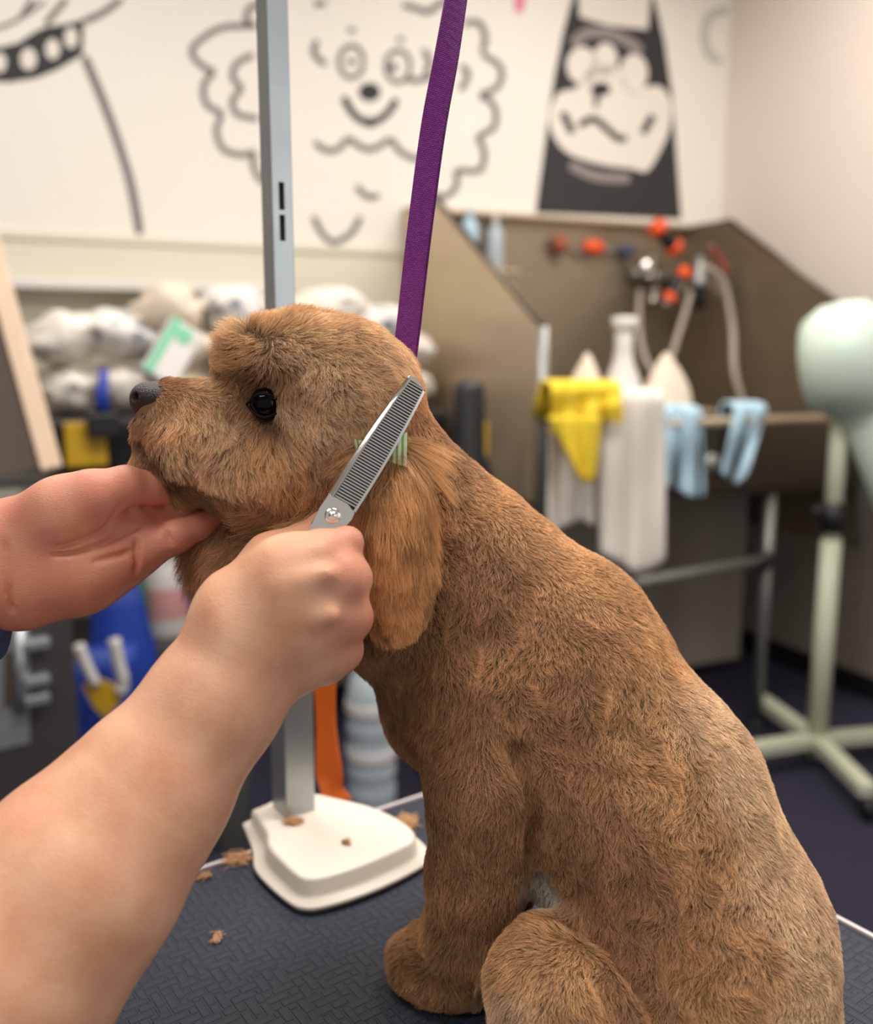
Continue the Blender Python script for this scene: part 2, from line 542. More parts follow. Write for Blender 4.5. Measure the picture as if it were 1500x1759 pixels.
# lower wall below the mural panel: a proud board
zm = W(300, 412)[2]
a, b = CORNER + WR * .0 + WB * 1.54, CORNER + WB * 4.8
st('trim_1', MB().hexa([a, b, b + WR * .012, a + WR * .012], [p + Z3 * (zm - .02) for p in (a, b, b + WR * .012, a + WR * .012)]), M['wall_low'], wall_back)
st('trim_2', MB().hexa([a + Z3 * (zm - .02), b + Z3 * (zm - .02), b + WR * .022 + Z3 * (zm - .02), a + WR * .022 + Z3 * (zm - .02)],
                       [p + Z3 * zm for p in (a, b, b + WR * .022, a + WR * .022)]), M['wall_low'], wall_back)
# taupe panels on the lower right wall
wp = thing('wall_panelling', CORNER + WR * 1.2, 'ribbed taupe panelling on the lower right wall behind the standing dryer', 'wall panel')
for i in range(14):
    a = CORNER + WR * (0.16 + i * .2) + WB * .001; b = a + WR * .194
    MB().hexa([a, b, b + WB * .014, a + WB * .014], [p + Z3 * 1.02 for p in (a, b, b + WB * .014, a + WB * .014)]).build('panel', M['panel'], wp, bevel=.003)
a, b = CORNER + WB * .016, CORNER + WR * 3.2 + WB * .016
st('baseboard_right', MB().hexa([a, b, b + WB * .012, a + WB * .012], [p + Z3 * .09 for p in (a, b, b + WB * .012, a + WB * .012)]), M['black'])


# ------------------------------------------------------------------ the mural: flat vinyl shapes on the back wall
def ribbon(mb, pts, w, off=.0015, n=9):
    s = np.array(spline([(x, y, 0) for x, y in pts], n))[:, :2]
    t = np.gradient(s, axis=0); t /= np.linalg.norm(t, axis=1, keepdims=True) + 1e-9
    nr = np.stack([-t[:, 1], t[:, 0]], 1)
    ww = np.full(len(s), w / 2.0); ww[0] *= .6; ww[-1] *= .6
    L = s + nr * ww[:, None]; R = s - nr * ww[:, None]
    V = [W(*p, off) for p in L] + [W(*p, off) for p in R]; m = len(s)
    mb.add(V, [(i, i + 1, m + i + 1, m + i) for i in range(m - 1)])


def blob(mb, pts, off=.0015, smooth=True):
    if smooth:
        q = list(pts) + [pts[0]]; s = np.array(spline([(x, y, 0) for x, y in q], 6))[:-1, :2]
    else: s = pts
    mb.add([W(x, y, off) for x, y in s], [tuple(range(len(s)))])


def oval(mb, c, r, off=.0015, n=20):
    mb.add([W(c[0] + r[0] * math.cos(2 * PI * k / n), c[1] + r[1] * math.sin(2 * PI * k / n), off) for k in range(n)], [tuple(range(n))])


def conv(pts, ox, oy, s): return [(ox + x / s, oy + y / s) for x, y in pts]


mp = thing('poodle_drawing', W(600, 330, .002), 'curly haired cartoon poodle outlined in grey on the white wall behind the steel post', 'mural')
mb = MB()
for q in ([(450, 0), (330, 30), (310, 90), (350, 115)], [(350, 110), (200, 120), (90, 190), (80, 240), (130, 290), (170, 305)],
          [(170, 305), (125, 370), (140, 450), (205, 485)], [(205, 485), (180, 560), (210, 640), (290, 665), (340, 650)],
          [(340, 650), (340, 720), (380, 780), (450, 795)], [(340, 235), (270, 270), (250, 330), (290, 380)], [(290, 380), (250, 430), (270, 490), (360, 510)],
          [(440, 310), (410, 345), (440, 380)], [(600, 610), (650, 645), (700, 640), (750, 590)], [(750, 590), (790, 625), (850, 640), (930, 595)],
          [(930, 595), (970, 650), (1030, 680), (1080, 670)], [(1240, 100), (1310, 100), (1335, 170), (1320, 220)], [(1320, 230), (1400, 290), (1390, 370), (1310, 410)],
          [(1310, 410), (1370, 450), (1375, 540), (1300, 590)], [(1300, 590), (1330, 650), (1310, 730), (1210, 730)], [(1210, 730), (1210, 800), (1160, 845), (1110, 830)],
          [(1230, 280), (1260, 320), (1230, 390)], [(610, 170), (600, 230), (650, 280)], [(780, 800), (830, 845), (880, 840)],
          [(595, 930), (640, 1010), (690, 1040), (760, 1000), (800, 930)], [(980, 20), (1050, 40), (1090, 50), (1150, 10), (1200, 0)], [(600, 20), (650, 10)],
          [(1070, 210), (1095, 270), (1075, 320)], [(1110, 330), (1040, 345), (1000, 340)]):
    mb = MB(); ribbon(mb, conv(q, 300, 0, 2.5), 11); mb.build('curl', M['ink_line'], mp)
for cx, cy in ((760, 265), (960, 285)):
    mb = MB(); ribbon(mb, conv([(cx + 52 * math.cos(t), cy + 68 * math.sin(t)) for t in np.linspace(0, 2 * PI, 13)], 300, 0, 2.5), 9, n=3); mb.build('eye_ring', M['ink_line'], mp)
for cx, cy, r in ((760, 265, 16), (940, 290, 18)):
    mb = MB(); oval(mb, (300 + cx / 2.5, cy / 2.5), (r / 2.5, r / 2.5)); mb.build('pupil', M['ink'], mp)
for cx, cy, r in ((760, 130, 18), (970, 170, 18)):
    mb = MB(); oval(mb, (300 + cx / 2.5, cy / 2.5), (r / 2.5, r / 3.5)); mb.build('brow', M['ink_line'], mp)
mb = MB(); oval(mb, (635, 158), (19, 16)); mb.build('nose', M['ink'], mp)
mb = MB(); ribbon(mb, conv([(725, 415), (770, 490), (840, 528), (910, 490), (955, 425)], 300, 0, 2.5), 13); oval(mb, (636, 210), (9, 9), .002); mb.build('smile', M['ink'], mp)

md = thing('collared_dog_drawing', W(60, 300, .002), 'cartoon dog chest with studded black collar drawn at the left end of the wall', 'mural')
mb = MB()
blob(mb, conv([(-900, 250), (0, 330), (130, 300), (250, 220), (330, 185), (450, 170), (590, 135), (580, 385), (400, 490), (250, 550), (60, 578), (-900, 520)], 0, 0, 4.09), smooth=False)
mb.build('collar', M['ink'], md)
for cx, cy, rx, ry in ((0, 440, 45, 70), (200, 415, 58, 78), (370, 345, 52, 72), (500, 265, 48, 74)):
    mb = MB(); oval(mb, (cx / 4.09, cy / 4.09), (rx / 4.09, ry / 4.09), .0025); mb.build('stud', M['ink_white'], md)
mb = MB()
for q, w in (([(860, -10), (720, 90), (590, 150)], 50), ([(470, -10), (400, 70), (320, 170)], 45), ([(320, 5), (150, 120), (0, 190), (-200, 200)], 30), ([(230, -20), (190, 60), (150, 110)], 40)):
    mb = MB(); ribbon(mb, conv(q, 0, 0, 4.09), w / 4.09); mb.build('jaw_line', M['ink_line'], md)
mb = MB(); ribbon(mb, conv([(590, 390), (720, 700), (830, 1000), (920, 1300), (985, 1650)], 0, 0, 4.09), 15); mb.build('neck_line', M['ink_line'], md)

mt = thing('black_dog_drawing', W(1050, 350, .002), 'black silhouette of a cartoon dog with a pale grinning muzzle near the room corner', 'mural')
cv = lambda q: conv(q, 880, 0, 3.75)
mb = MB(); blob(mb, cv([(400, -60), (330, 200), (270, 500), (220, 850), (180, 1150), (150, 1372), (620, 1392), (1090, 1412), (1060, 1000), (1030, 600), (980, 260), (905, -60)]), smooth=False); mb.build('silhouette', M['ink'], mt)
mb = MB(); blob(mb, cv([(425, -60), (435, 110), (620, 165), (875, 190), (895, -60)]), .0025, smooth=False); mb.build('forehead', M['ink_white'], mt)
mb = MB(); ribbon(mb, cv([(390, 290), (480, 215), (620, 215), (750, 270), (830, 340)]), 20, .0025); mb.build('brow', M['ink_grey'], mt)
for cx, cy, rx, ry in ((450, 420, 100, 120), (600, 385, 80, 110), (785, 470, 90, 125)):
    mb = MB(); oval(mb, (880 + cx / 3.75, cy / 3.75), (rx / 3.75, ry / 3.75), .0025); mb.build('eye_patch', M['ink_white'], mt)
mb = MB(); blob(mb, cv([(500, 430), (420, 560), (300, 600), (245, 720), (255, 850), (350, 980), (550, 1055), (760, 1085), (870, 1100), (960, 960), (1015, 820), (1025, 660), (960, 560), (860, 560), (760, 600), (680, 430)]), .0025); mb.build('muzzle', M['ink_white'], mt)
mb = MB(); oval(mb, (880 + 570 / 3.75, 575 / 3.75), (17, 12), .0035); ribbon(mb, cv([(545, 600), (540, 690)]), 9, .0035); mb.build('nose', M['ink'], mt)
mb = MB()
for q, w in (([(325, 720), (390, 860)], 13), ([(430, 810), (520, 765), (600, 820), (680, 890), (740, 890)], 12), ([(910, 740), (840, 860)], 13)): mb = MB(); ribbon(mb, cv(q), w, .0035); mb.build('mouth_line', M['ink'], mt)
mb = MB(); ribbon(mb, cv([(370, 1060), (540, 1135), (760, 1150)]), 17, .0025); mb.build('chin_line', M['ink_grey'], mt)
mb = MB(); ribbon(mb, cv([(1390, 60), (1270, 110), (1240, 230), (1270, 350), (1350, 400)]), 15); o = mb.build('letter_mark', M['ink_mint'], None)
tag(o, 'faint grey letter C at the room corner right of the black dog drawing', 'wall lettering')
mb = MB(); blob(mb, [(884, -20), (902, -20), (900, 14), (892, 22), (885, 16)]); o = mb.build('pink_mark', M['ink_pink'], None)
tag(o, 'small pink mark at the top of the wall between poodle and black dog', 'wall lettering')

# ================================================================== THE GROOMING TABLE
ZT = 0.85
D1 = np.array([-.814, -.581, 0]); D2 = np.array([.581, -.814, 0])
TC = T(918, 1300, ZT); L1, L2 = 0.94, 0.62
tb = thing('grooming_table', (TC[0] + D1[0] * .47 + D2[0] * .31, TC[1] + D1[1] * .47 + D2[1] * .31, 0), 'navy rubber topped grooming table with white edge trim under the sitting dog', 'table')


def tq(a, b, z): return TC + D1 * a + D2 * b + np.array([0, 0, z - ZT])


def rrect(a0, a1, b0, b1, r, z, n=5):
    o = []
    for cx, cy, t0 in ((a1 - r, b1 - r, 0), (a0 + r, b1 - r, 90), (a0 + r, b0 + r, 180), (a1 - r, b0 + r, 270)):
        for k in range(n + 1):
            t = math.radians(t0 + 90 * k / n); o.append(tq(cx + r * math.cos(t), cy + r * math.sin(t), z))
    return o


def mat_rubber():
    m = mat('navy_rubber_mat', (33, 38, 55), 0.62, var=0.18, vscale=14)
    nt = m.node_tree; b = nt.nodes['Principled BSDF']
    tc = nt.nodes.new('ShaderNodeTexCoord')
    mp_ = nt.nodes.new('ShaderNodeMapping'); mp_.inputs['Rotation'].default_value = (0, 0, math.radians(-35.5))
    nt.links.new(tc.outputs['Object'], mp_.inputs['Vector'])
    def brick(rot, off):
        mq = nt.nodes.new('ShaderNodeMapping'); mq.inputs['Rotation'].default_value = (0, 0, rot); mq.inputs['Location'].default_value = off
        nt.links.new(mp_.outputs['Vector'], mq.inputs['Vector'])
        k = nt.nodes.new('ShaderNodeTexBrick'); k.inputs['Scale'].default_value = 1.0
        k.inputs['Brick Width'].default_value = 0.019; k.inputs['Row Height'].default_value = 0.0076; k.inputs['Mortar Size'].default_value = 0.0013
        k.inputs['Color1'].default_value = (1, 1, 1, 1); k.inputs['Color2'].default_value = (.6, .6, .6, 1); k.inputs['Mortar'].default_value = (0, 0, 0, 1)
        k.inputs['Mortar Smooth'].default_value = 0.5
        nt.links.new(mq.outputs['Vector'], k.inputs['Vector']); return k
    k1 = brick(0, (0, 0, 0)); k2 = brick(PI / 2, (0, 0, 0))
    ch = nt.nodes.new('ShaderNodeTexChecker'); ch.inputs['Scale'].default_value = 1 / 0.0228
    nt.links.new(mp_.outputs['Vector'], ch.inputs['Vector'])
    mx = nt.nodes.new('ShaderNodeMix'); mx.data_type = 'RGBA'
    nt.links.new(ch.outputs['Fac'], mx.inputs['Factor']); nt.links.new(k1.outputs['Color'], mx.inputs['A']); nt.links.new(k2.outputs['Color'], mx.inputs['B'])
    n = nt.nodes.new('ShaderNodeTexNoise'); n.inputs['Scale'].default_value = 500; n.inputs['Detail'].default_value = 3
    nt.links.new(tc.outputs['Object'], n.inputs['Vector'])
    bp = nt.nodes.new('ShaderNodeBump'); bp.inputs['Strength'].default_value = 0.9; bp.inputs['Distance'].default_value = 0.0016
    nt.links.new(mx.outputs['Result'], bp.inputs['Height'])
    bp2 = nt.nodes.new('ShaderNodeBump'); bp2.inputs['Strength'].default_value = 0.25; bp2.inputs['Distance'].default_value = 0.0008
    nt.links.new(n.outputs['Fac'], bp2.inputs['Height']); nt.links.new(bp.outputs['Normal'], bp2.inputs['Normal'])
    nt.links.new(bp2.outputs['Normal'], b.inputs['Normal'])
    return m


MB().rings([rrect(.006, L1 - .006, .006, L2 - .006, .02, z) for z in (ZT - .012, ZT - .0005, ZT)] ).build('rubber_top', mat_rubber(), tb)
e0, e1 = rrect(0, L1, 0, L2, .026, 0), rrect(.007, L1 - .007, .007, L2 - .007, .02, 0)
prof = [(e0, ZT - .034), (e0, ZT - .002), (e0, ZT + .001)]
R = [[p * np.array([1, 1, 0]) + Z3 * z for p in e] for e, z in ((e1, ZT - .034), (e0, ZT - .034), (e0, ZT + .0005), (e1, ZT + .0025), (e1, ZT - .034))]
MB().rings(R, cap=False).build('edge_trim', M['trim'], tb)
MB().rings([rrect(.008, L1 - .008, .008, L2 - .008, .02, z) for z in (ZT - .034, ZT - .0125)]).build('table_board', M['under'], tb)
for a_, b_ in ((.09, .09), (L1 - .09, .09), (.09, L2 - .09), (L1 - .09, L2 - .09)):
    p = tq(a_, b_, 0)
    mb = MB(); mb.tube([p * [1, 1, 0] + Z3 * .012, p * [1, 1, 0] + Z3 * (ZT - .03)], .015, 10); l = mb.build('leg', M['galv'], tb, smooth=True)
    MB().lathe(p * [1, 1, 0], [(.0, 0), (.022, 0), (.022, .03), (.016, .034), (0, .034)], 12).build('rubber_foot', M['black'], l)
for b_ in (.09, L2 - .09):
    MB().tube([tq(.09, b_, .3), tq(L1 - .09, b_, .3)], .01, 8).build('crossbar', M['galv'], tb)

# ------------------------------------------------------------------ fan-shaped foot plate of the grooming arm, post and arm
c8 = lambda q: [(380 + x / 3.75, 1150 + y / 3.75) for x, y in q]
ztop = ZT + .0255
top = [T(u, v, ztop) for u, v in c8([(205, 900), (300, 860), (420, 800), (560, 790), (760, 830), (960, 880), (1120, 950), (1225, 1025), (1238, 1075), (1205, 1120), (1000, 1215), (800, 1290), (640, 1335), (560, 1340), (490, 1315), (390, 1225), (310, 1130), (300, 1050), (255, 975)])]
top = [np.array(p) for p in spline(top + [top[0]], 4)[:-1]]
cen = sum(top) / len(top)


def scaled(k, add, z):
    o = []
    for p in top:
        d = (p - cen) * [1, 1, 0]; L = np.linalg.norm(d); q = cen + d * (k + add / L); o.append(np.array([q[0], q[1], z]))
    return o


post = thing('grooming_post', (cen[0], cen[1], ZT), 'galvanised square grooming post standing in a cream fan shaped foot plate', 'grooming arm')
MB().rings([scaled(1, .013, ZT + .0028), scaled(1, .0145, ZT + .005), scaled(1, .013, ZT + .0075), scaled(1, .005, ZT + .0085), scaled(1, .003, ZT + .012), scaled(1, .0015, ztop - .003), scaled(1, -.0006, ztop - .0006), scaled(1, -.003, ztop)]).build('foot_plate', M['white_metal'], post, smooth=True)
MB().rings([scaled(1, .012, ZT + .0005), scaled(1, .012, ZT + .0030)]).build('foot_pad', M['grey'], post)
pb = T(505, 1388, ztop)


def Q2_(p, z): return np.array([p[0], p[1], z])


def sq_tube(name, c, s, z0, z1, m, bev=.0015):
    h = s / 2; mb = MB()
    q = [c * [1, 1, 0] + D1 * i * h + D2 * j * h for i, j in ((-1, -1), (1, -1), (1, 1), (-1, 1))]
    mb.rings([[p + Z3 * z for p in q] for z in (z0, z1)])
    return mb.build(name, m, post, bevel=bev)


sq_tube('sleeve_tube', pb, .031, ztop - .004, 1.17, M['galv'])
inner = sq_tube('post', pb, .0205, 1.10, 1.80, M['galv'], .0012)
# two slots cut through the near face
cut = MB()
for v0, v1 in ((313, 361), (369, 414)):
    pa = P(519, v0, pb[1] - .008); pc = P(519, v1, pb[1] - .008)
    m_ = (pa + pc) / 2; cut.box(pb * [1, 1, 0] + D2 * .0103 + Z3 * m_[2] + D1 * .0006, (.0054, .012, abs(pa[2] - pc[2])), (D1, D2, Z3))
co = cut.build('slot_cutter', M['black'])
bo = inner.modifiers.new('slots', 'BOOLEAN'); bo.object = co; bo.operation = 'DIFFERENCE'; bo.solver = 'EXACT'
dg = bpy.context.evaluated_depsgraph_get()
me = bpy.data.meshes.new_from_object(inner.evaluated_get(dg)); inner.modifiers.clear(); inner.data = me
bpy.data.objects.remove(co)
for v0, v1 in ((313, 361), (369, 414)):
    z0, z1 = P(519, v1, pb[1])[2], P(519, v0, pb[1])[2]
    MB().box(pb * [1, 1, 0] + D2 * .0044 + Z3 * (z0 + z1) / 2 + D1 * .0006, (.0056, .0012, z1 - z0 + .001), (D1, D2, Z3)).build('slot_back', M['black'], post)
# horizontal arm above the frame from which the loop hangs
ltop = P(803, -105, .644)
dirv = (ltop - pb) * [1, 1, 0]; dirn = dirv / np.linalg.norm(dirv)
MB().box(pb * [1, 1, 0] + dirv * .5 + Z3 * 1.79 + dirn * .01, (np.linalg.norm(dirv) + .05, .018, .018), (dirn, np.cross(Z3, dirn), Z3)).build('cross_arm', M['galv'], post, bevel=.001)
MB().tube([Q2_(ltop, 1.785), ltop + Z3 * .012], .004, 8).build('hook', M['galv'], post)
MB().box(pb * [1, 1, 0] + Z3 * 1.165, (.036, .036, .03), (D1, D2, Z3)).build('collar', M['galv'], post, bevel=.002)

# orange strap hanging behind the post
ost = [P(558, 1080, .925), P(557, 1170, .93), P(561, 1260, .93), P(566, 1330, .93), P(569, 1352, .928), P(580, 1374, .925)]
ost = spline(ost, 8); mb = MB(); RR = []
for i, p in enumerate(ost):
    w = .0135 * (1 + .10 * math.sin(i * .35)); x = np.array([math.cos(.15 + .35 * math.sin(i * .12)), -math.sin(.15 + .35 * math.sin(i * .12)), 0]); y = np.cross(x, Z3)
    RR.append([p + x * w + y * .0009, p - x * w + y * .0009, p - x * w - y * .0009, p + x * w - y * .0009])
mb.rings(RR); o = mb.build('orange_strap', M['orange'], None); tag(o, 'flat orange nylon strap hanging down behind the white post sleeve', 'strap')

# ------------------------------------------------------------------ purple loop lead
def web_mat():
    m = mat('purple_webbing', (112, 22, 118), 0.55)
    nt = m.node_tree; b = nt.nodes['Principled BSDF']
    uv = nt.nodes.new('ShaderNodeUVMap'); uv.uv_map = 'uv'
    mp_ = nt.nodes.new('ShaderNodeMapping'); mp_.inputs['Scale'].default_value = (1, 1, 1)
    nt.links.new(uv.outputs['UV'], mp_.inputs['Vector'])
    k = nt.nodes.new('ShaderNodeTexBrick'); k.inputs['Scale'].default_value = 1
    k.inputs['Brick Width'].default_value = 0.0022; k.inputs['Row Height'].default_value = 0.0012; k.inputs['Mortar Size'].default_value = .00034; k.inputs['Mortar Smooth'].default_value = 1.0
    k.inputs['Color1'].default_value = lin((164, 62, 168)) + (1,); k.inputs['Color2'].default_value = lin((140, 42, 148)) + (1,); k.inputs['Mortar'].default_value = lin((84, 16, 94)) + (1,)
    nt.links.new(mp_.outputs['Vector'], k.inputs['Vector'])
    nt.links.new(k.outputs['Color'], b.inputs['Base Color'])
    bp = nt.nodes.new('ShaderNodeBump'); bp.inputs['Strength'].default_value = 0.8; bp.inputs['Distance'].default_value = .00034; bp.invert = True
    nt.links.new(k.outputs['Fac'], bp.inputs['Height']); nt.links.new(bp.outputs['Normal'], b.inputs['Normal'])
    return m


def band(name, path, wid, tw, thick, m, parent=None):
    n = len(path); V = []; F_ = []; UV = []; L = 0
    for i, p in enumerate(path):
        if i: L += np.linalg.norm(p - path[i - 1])
        t = path[min(i + 1, n - 1)] - path[max(i - 1, 0)]; t /= np.linalg.norm(t)
        x = np.cross(t, np.array([0, 1.0, 0])); x /= np.linalg.norm(x); y = np.cross(t, x)
        a = tw[i]; e = x * math.cos(a) + y * math.sin(a); d = np.cross(t, e)
        for sx, sy in ((-1, 1), (1, 1), (1, -1), (-1, -1)):
            V.append(p + e * sx * wid[i] / 2 + d * sy * thick / 2); UV.append(((sx + 1) / 2 * wid[i] if sy > 0 else wid[i] * (1 - (sx + 1) / 2) , L))
    for i in range(n - 1):
        for k in range(4): F_.append((i * 4 + k, i * 4 + (k + 1) % 4, i * 4 + 4 + (k + 1) % 4, i * 4 + 4 + k))
    F_ += [(3, 2, 1, 0), (n * 4 - 4, n * 4 - 3, n * 4 - 2, n * 4 - 1)]
    me = bpy.data.meshes.new(name); me.from_pydata([tuple(v) for v in V], [], F_); me.update()
    ul = me.uv_layers.new(name='uv')
    for lp in me.loops: ul.data[lp.index].uv = UV[lp.vertex_index]
    return link(name, me, m, parent)


lead = thing('lead_loop', P(690, 640, .648), 'purple woven nylon grooming lead stretched up from behind the dog head', 'lead')
top_p = ltop + Z3 * .006
pth = [P(686, 652, .652), P(692, 622, .65), P(700, 560, .65), P(716, 420, .648), P(741, 230, .647), P(765, 100, .646), P(784, -10, .645), top_p]
pth = spline(pth, 7); n = len(pth); k = np.linspace(0, 1, n)
wid = .0152 + .0 * k; tw = .05 + .85 * np.clip((k - .5) / .5, 0, 1) ** 1.2
wm = web_mat()
band('webbing', pth, wid, tw, .0016, wm, lead)
band('webbing', [p + np.array([.0016, .0032, 0]) for p in pth], wid, tw + .06 + .15 * k, .0016, wm, lead)
MB().ell(P(697, 648, .648), (.006, .005, .004)).build('slide_lock', M['chrome'], lead, smooth=True)

# ================================================================== BACKGROUND: stainless dog bath
def Q2(p, z): return np.array([p[0], p[1], z])


wid = 1.33; dep = 1.05
BLc = CORNER + WB * 1.536 + WR * .012; BRc = BLc - WB * wid
FLc, FRc = BLc + WR * dep, BRc + WR * dep
tub = thing('dog_bath', (BLc + FRc) / 2, 'stainless steel raised dog bath with sloping side panels against the white wall', 'bath')
zt, zf, zr, zb = 1.84, 1.385, 1.09, .86


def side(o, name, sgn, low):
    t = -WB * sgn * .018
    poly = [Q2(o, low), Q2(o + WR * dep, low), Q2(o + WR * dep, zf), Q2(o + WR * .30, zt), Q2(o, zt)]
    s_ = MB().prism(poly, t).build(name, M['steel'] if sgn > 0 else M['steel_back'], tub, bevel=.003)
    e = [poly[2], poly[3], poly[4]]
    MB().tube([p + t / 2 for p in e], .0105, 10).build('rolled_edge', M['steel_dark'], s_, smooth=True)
    MB().tube([poly[1] + t / 2, poly[2] + t / 2], .018, 10).build('corner_post', M['grey'], s_, smooth=True)
    return s_


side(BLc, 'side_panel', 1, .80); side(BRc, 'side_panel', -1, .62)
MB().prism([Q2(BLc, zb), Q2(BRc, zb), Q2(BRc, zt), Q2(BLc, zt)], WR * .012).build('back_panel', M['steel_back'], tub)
MB().box((BLc + BRc) / 2 * [1, 1, 0] + WR * .03 + Z3 * (zt + .005), (wid, .06, .016), (WB, WR, Z3)).build('back_ledge', M['steel'], tub, bevel=.003)
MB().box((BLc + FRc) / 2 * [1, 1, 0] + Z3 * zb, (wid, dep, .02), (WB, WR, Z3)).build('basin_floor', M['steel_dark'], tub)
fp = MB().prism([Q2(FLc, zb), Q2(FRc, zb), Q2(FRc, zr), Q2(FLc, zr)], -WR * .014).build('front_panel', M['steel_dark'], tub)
MB().tube([Q2(FLc, zr), Q2(FRc, zr)], .016, 10).build('front_rim', M['steel'], tub, smooth=True)
pk = MB().lathe(W(1222, 795, dep + .02), [(0, 0), (.03, 0), (.03, .01), (0, .014)], 18, WR).build('drain_knob', M['grey'], tub, smooth=True)
for s, d in ((.06, .08), (wid - .06, .08), (.06, dep - .03), (wid * .70, dep - .03)):
    p = BLc - WB * s + WR * d
    l = MB().tube([Q2(p, .02), Q2(p, zb)], .019, 10).build('leg', M['grey'], tub, smooth=True)
    MB().lathe(Q2(p, 0), [(0, 0), (.028, 0), (.03, .015), (.02, .03), (0, .03)], 12).build('foot', M['black'], l)
pA, pB = W(1085, 1002, dep + .05), W(1312, 962, dep + .0)
o = MB().tube([pA - (pB - pA) * .5, pB], .017, 12).build('lower_rail', M['grey'], tub, smooth=True)
MB().ell(pB, (.035, .035, .035)).build('rail_end', M['black'], o, smooth=True)
MB().box((BLc + FRc) / 2 * [1, 1, 0] + Z3 * .45, (wid - .1, .02, .78), (WB, WR, Z3)).build('rear_screen', M['panel'], tub)


# tap, hoses, spray handles and clips in the bath
def BK(u, v, d): return W(u, v, d)


tp = thing('mixer_tap', BK(1125, 470, .08), 'chrome wall mixer tap with two round handles on the bath back panel', 'tap')
MB().tube([BK(1085, 470, .07), BK(1165, 478, .07)], .026, 12).build('tap_body', M['grey'], tp, smooth=True)
for u, v in ((1098, 462), (1150, 500)):
    MB().lathe(BK(u, v, .07), [(0, 0), (.02, 0), (.022, .05), (.045, .055), (.045, .085), (0, .09)], 16, WR).build('tap_handle', M['chrome'], tp, smooth=True)
MB().tube(spline([BK(1125, 485, .09), BK(1125, 500, .2), BK(1122, 520, .24)], 6), .014, 10).build('spout', M['chrome'], tp, smooth=True)


def grip(u0, v0, u1, v1, d, label, r=.032):
    a_, b_ = BK(u0, v0, d), BK(u1, v1, d); ax = (b_ - a_); t = thing('spray_handle', a_, label, 'spray handle')
    MB().tube([a_ + ax * k for k in (0, .12, .5, .88, 1)], [r * .8, r, r * .9, r, r * .8], 14).build('handle', M['black'], t, smooth=True)
    MB().tube([a_ - ax * .12, a_ + ax * .22], [r * 1.2, r * 1.25], 14).build('end_cap', M['orange_rubber'], t, smooth=True)
    MB().tube([b_ - ax * .12, b_ + ax * .16], [r * 1.25, r * 1.1], 14).build('nozzle', M['orange_rubber'], t, smooth=True)
    MB().tube([b_ + ax * .14, b_ + ax * .34], [r * .9, r * .5], 12).build('tip', M['grey'], t, smooth=True)


grip(1128, 390, 1158, 425, .22, 'black spray handle with orange ends highest in the bath near the corner')
grip(1176, 468, 1150, 512, .30, 'orange tipped spray handle hanging under the higher one on the bath panel', .022)
t = thing('orange_clip', BK(1020, 428, .06), 'bright orange rubber clip on the bath back panel under the black dog drawing', 'clip')
MB().ell(BK(1020, 425, .06), (.052, .03, .03), ax=(WB, WR, Z3)).build('grip', M['orange_rubber'], t, smooth=True); MB().tube([BK(985, 432, .05), BK(1055, 430, .05)], .01, 8).build('bar', M['grey'], t)
t = thing('red_clip', BK(962, 420, .06), 'dull red clip left of the orange clip on the bath back panel', 'clip')
MB().ell(BK(962, 420, .06), (.035, .03, .04), ax=(WB, WR, Z3)).build('grip', mat('faded_red', (150, 78, 52), .6), t, smooth=True); MB().tube([BK(962, 430, .05), BK(962, 452, .05)], .008, 8).build('hook', M['grey'], t)
t = thing('blue_clip', BK(1078, 430, .06), 'small navy clip between orange clip and tap on the bath', 'clip')
MB().ell(BK(1078, 430, .06), (.04, .025, .026), ax=(WB, WR, Z3)).build('grip', mat('navy_clip', (70, 74, 104), .6), t, smooth=True); MB().tube([BK(1078, 438, .05), BK(1078, 455, .05)], .007, 8).build('hook', M['grey'], t)
hose_m = mat('grey_hose', (168, 154, 144), .4, var=.1, vscale=80)
for pts, r, lab in (([(1196, 470, .25), (1170, 560, .35), (1140, 640, .42), (1110, 620, .36), (1098, 560, .25), (1100, 500, .1)], .012, 'pale grey hose looped low under the tap in the bath'),
                    ([(1205, 455, .3), (1240, 480, .36), (1258, 560, .42), (1262, 640, .5), (1285, 720, .55)], .014, 'pale grey hose arching down beside the right bath panel')):
    o = MB().tube(spline([BK(*q) for q in pts], 8), r, 10).build('shower_hose', hose_m, None, smooth=True); tag(o, lab, 'hose')
t = thing('hand_shower', BK(1205, 470, .3), 'grey shower head where the hoses meet at the right of the bath', 'shower head')
MB().lathe(BK(1203, 440, .3), [(0, 0), (.018, .0), (.022, -.06), (.04, -.10), (.042, -.12), (0, -.125)], 16).build('head', M['grey'], t, smooth=True)
MB().lathe(BK(1203, 486, .3), [(0, .004), (.03, .004), (.026, -.05), (.014, -.11), (0, -.11)], 14).build('grip', M['black'], t, smooth=True)
t = thing('red_strap', BK(1235, 440, .45), 'dark red strap hooked at the top of the right bath panel', 'strap')
MB().tube(spline([BK(1222, 425, .3), BK(1238, 445, .4), BK(1250, 470, .5)], 6), .012, 8).build('strap', M['red'], t, smooth=True); MB().ell(BK(1222, 425, .3), (.014, .014, .014)).build('hook', M['grey'], t, smooth=True)
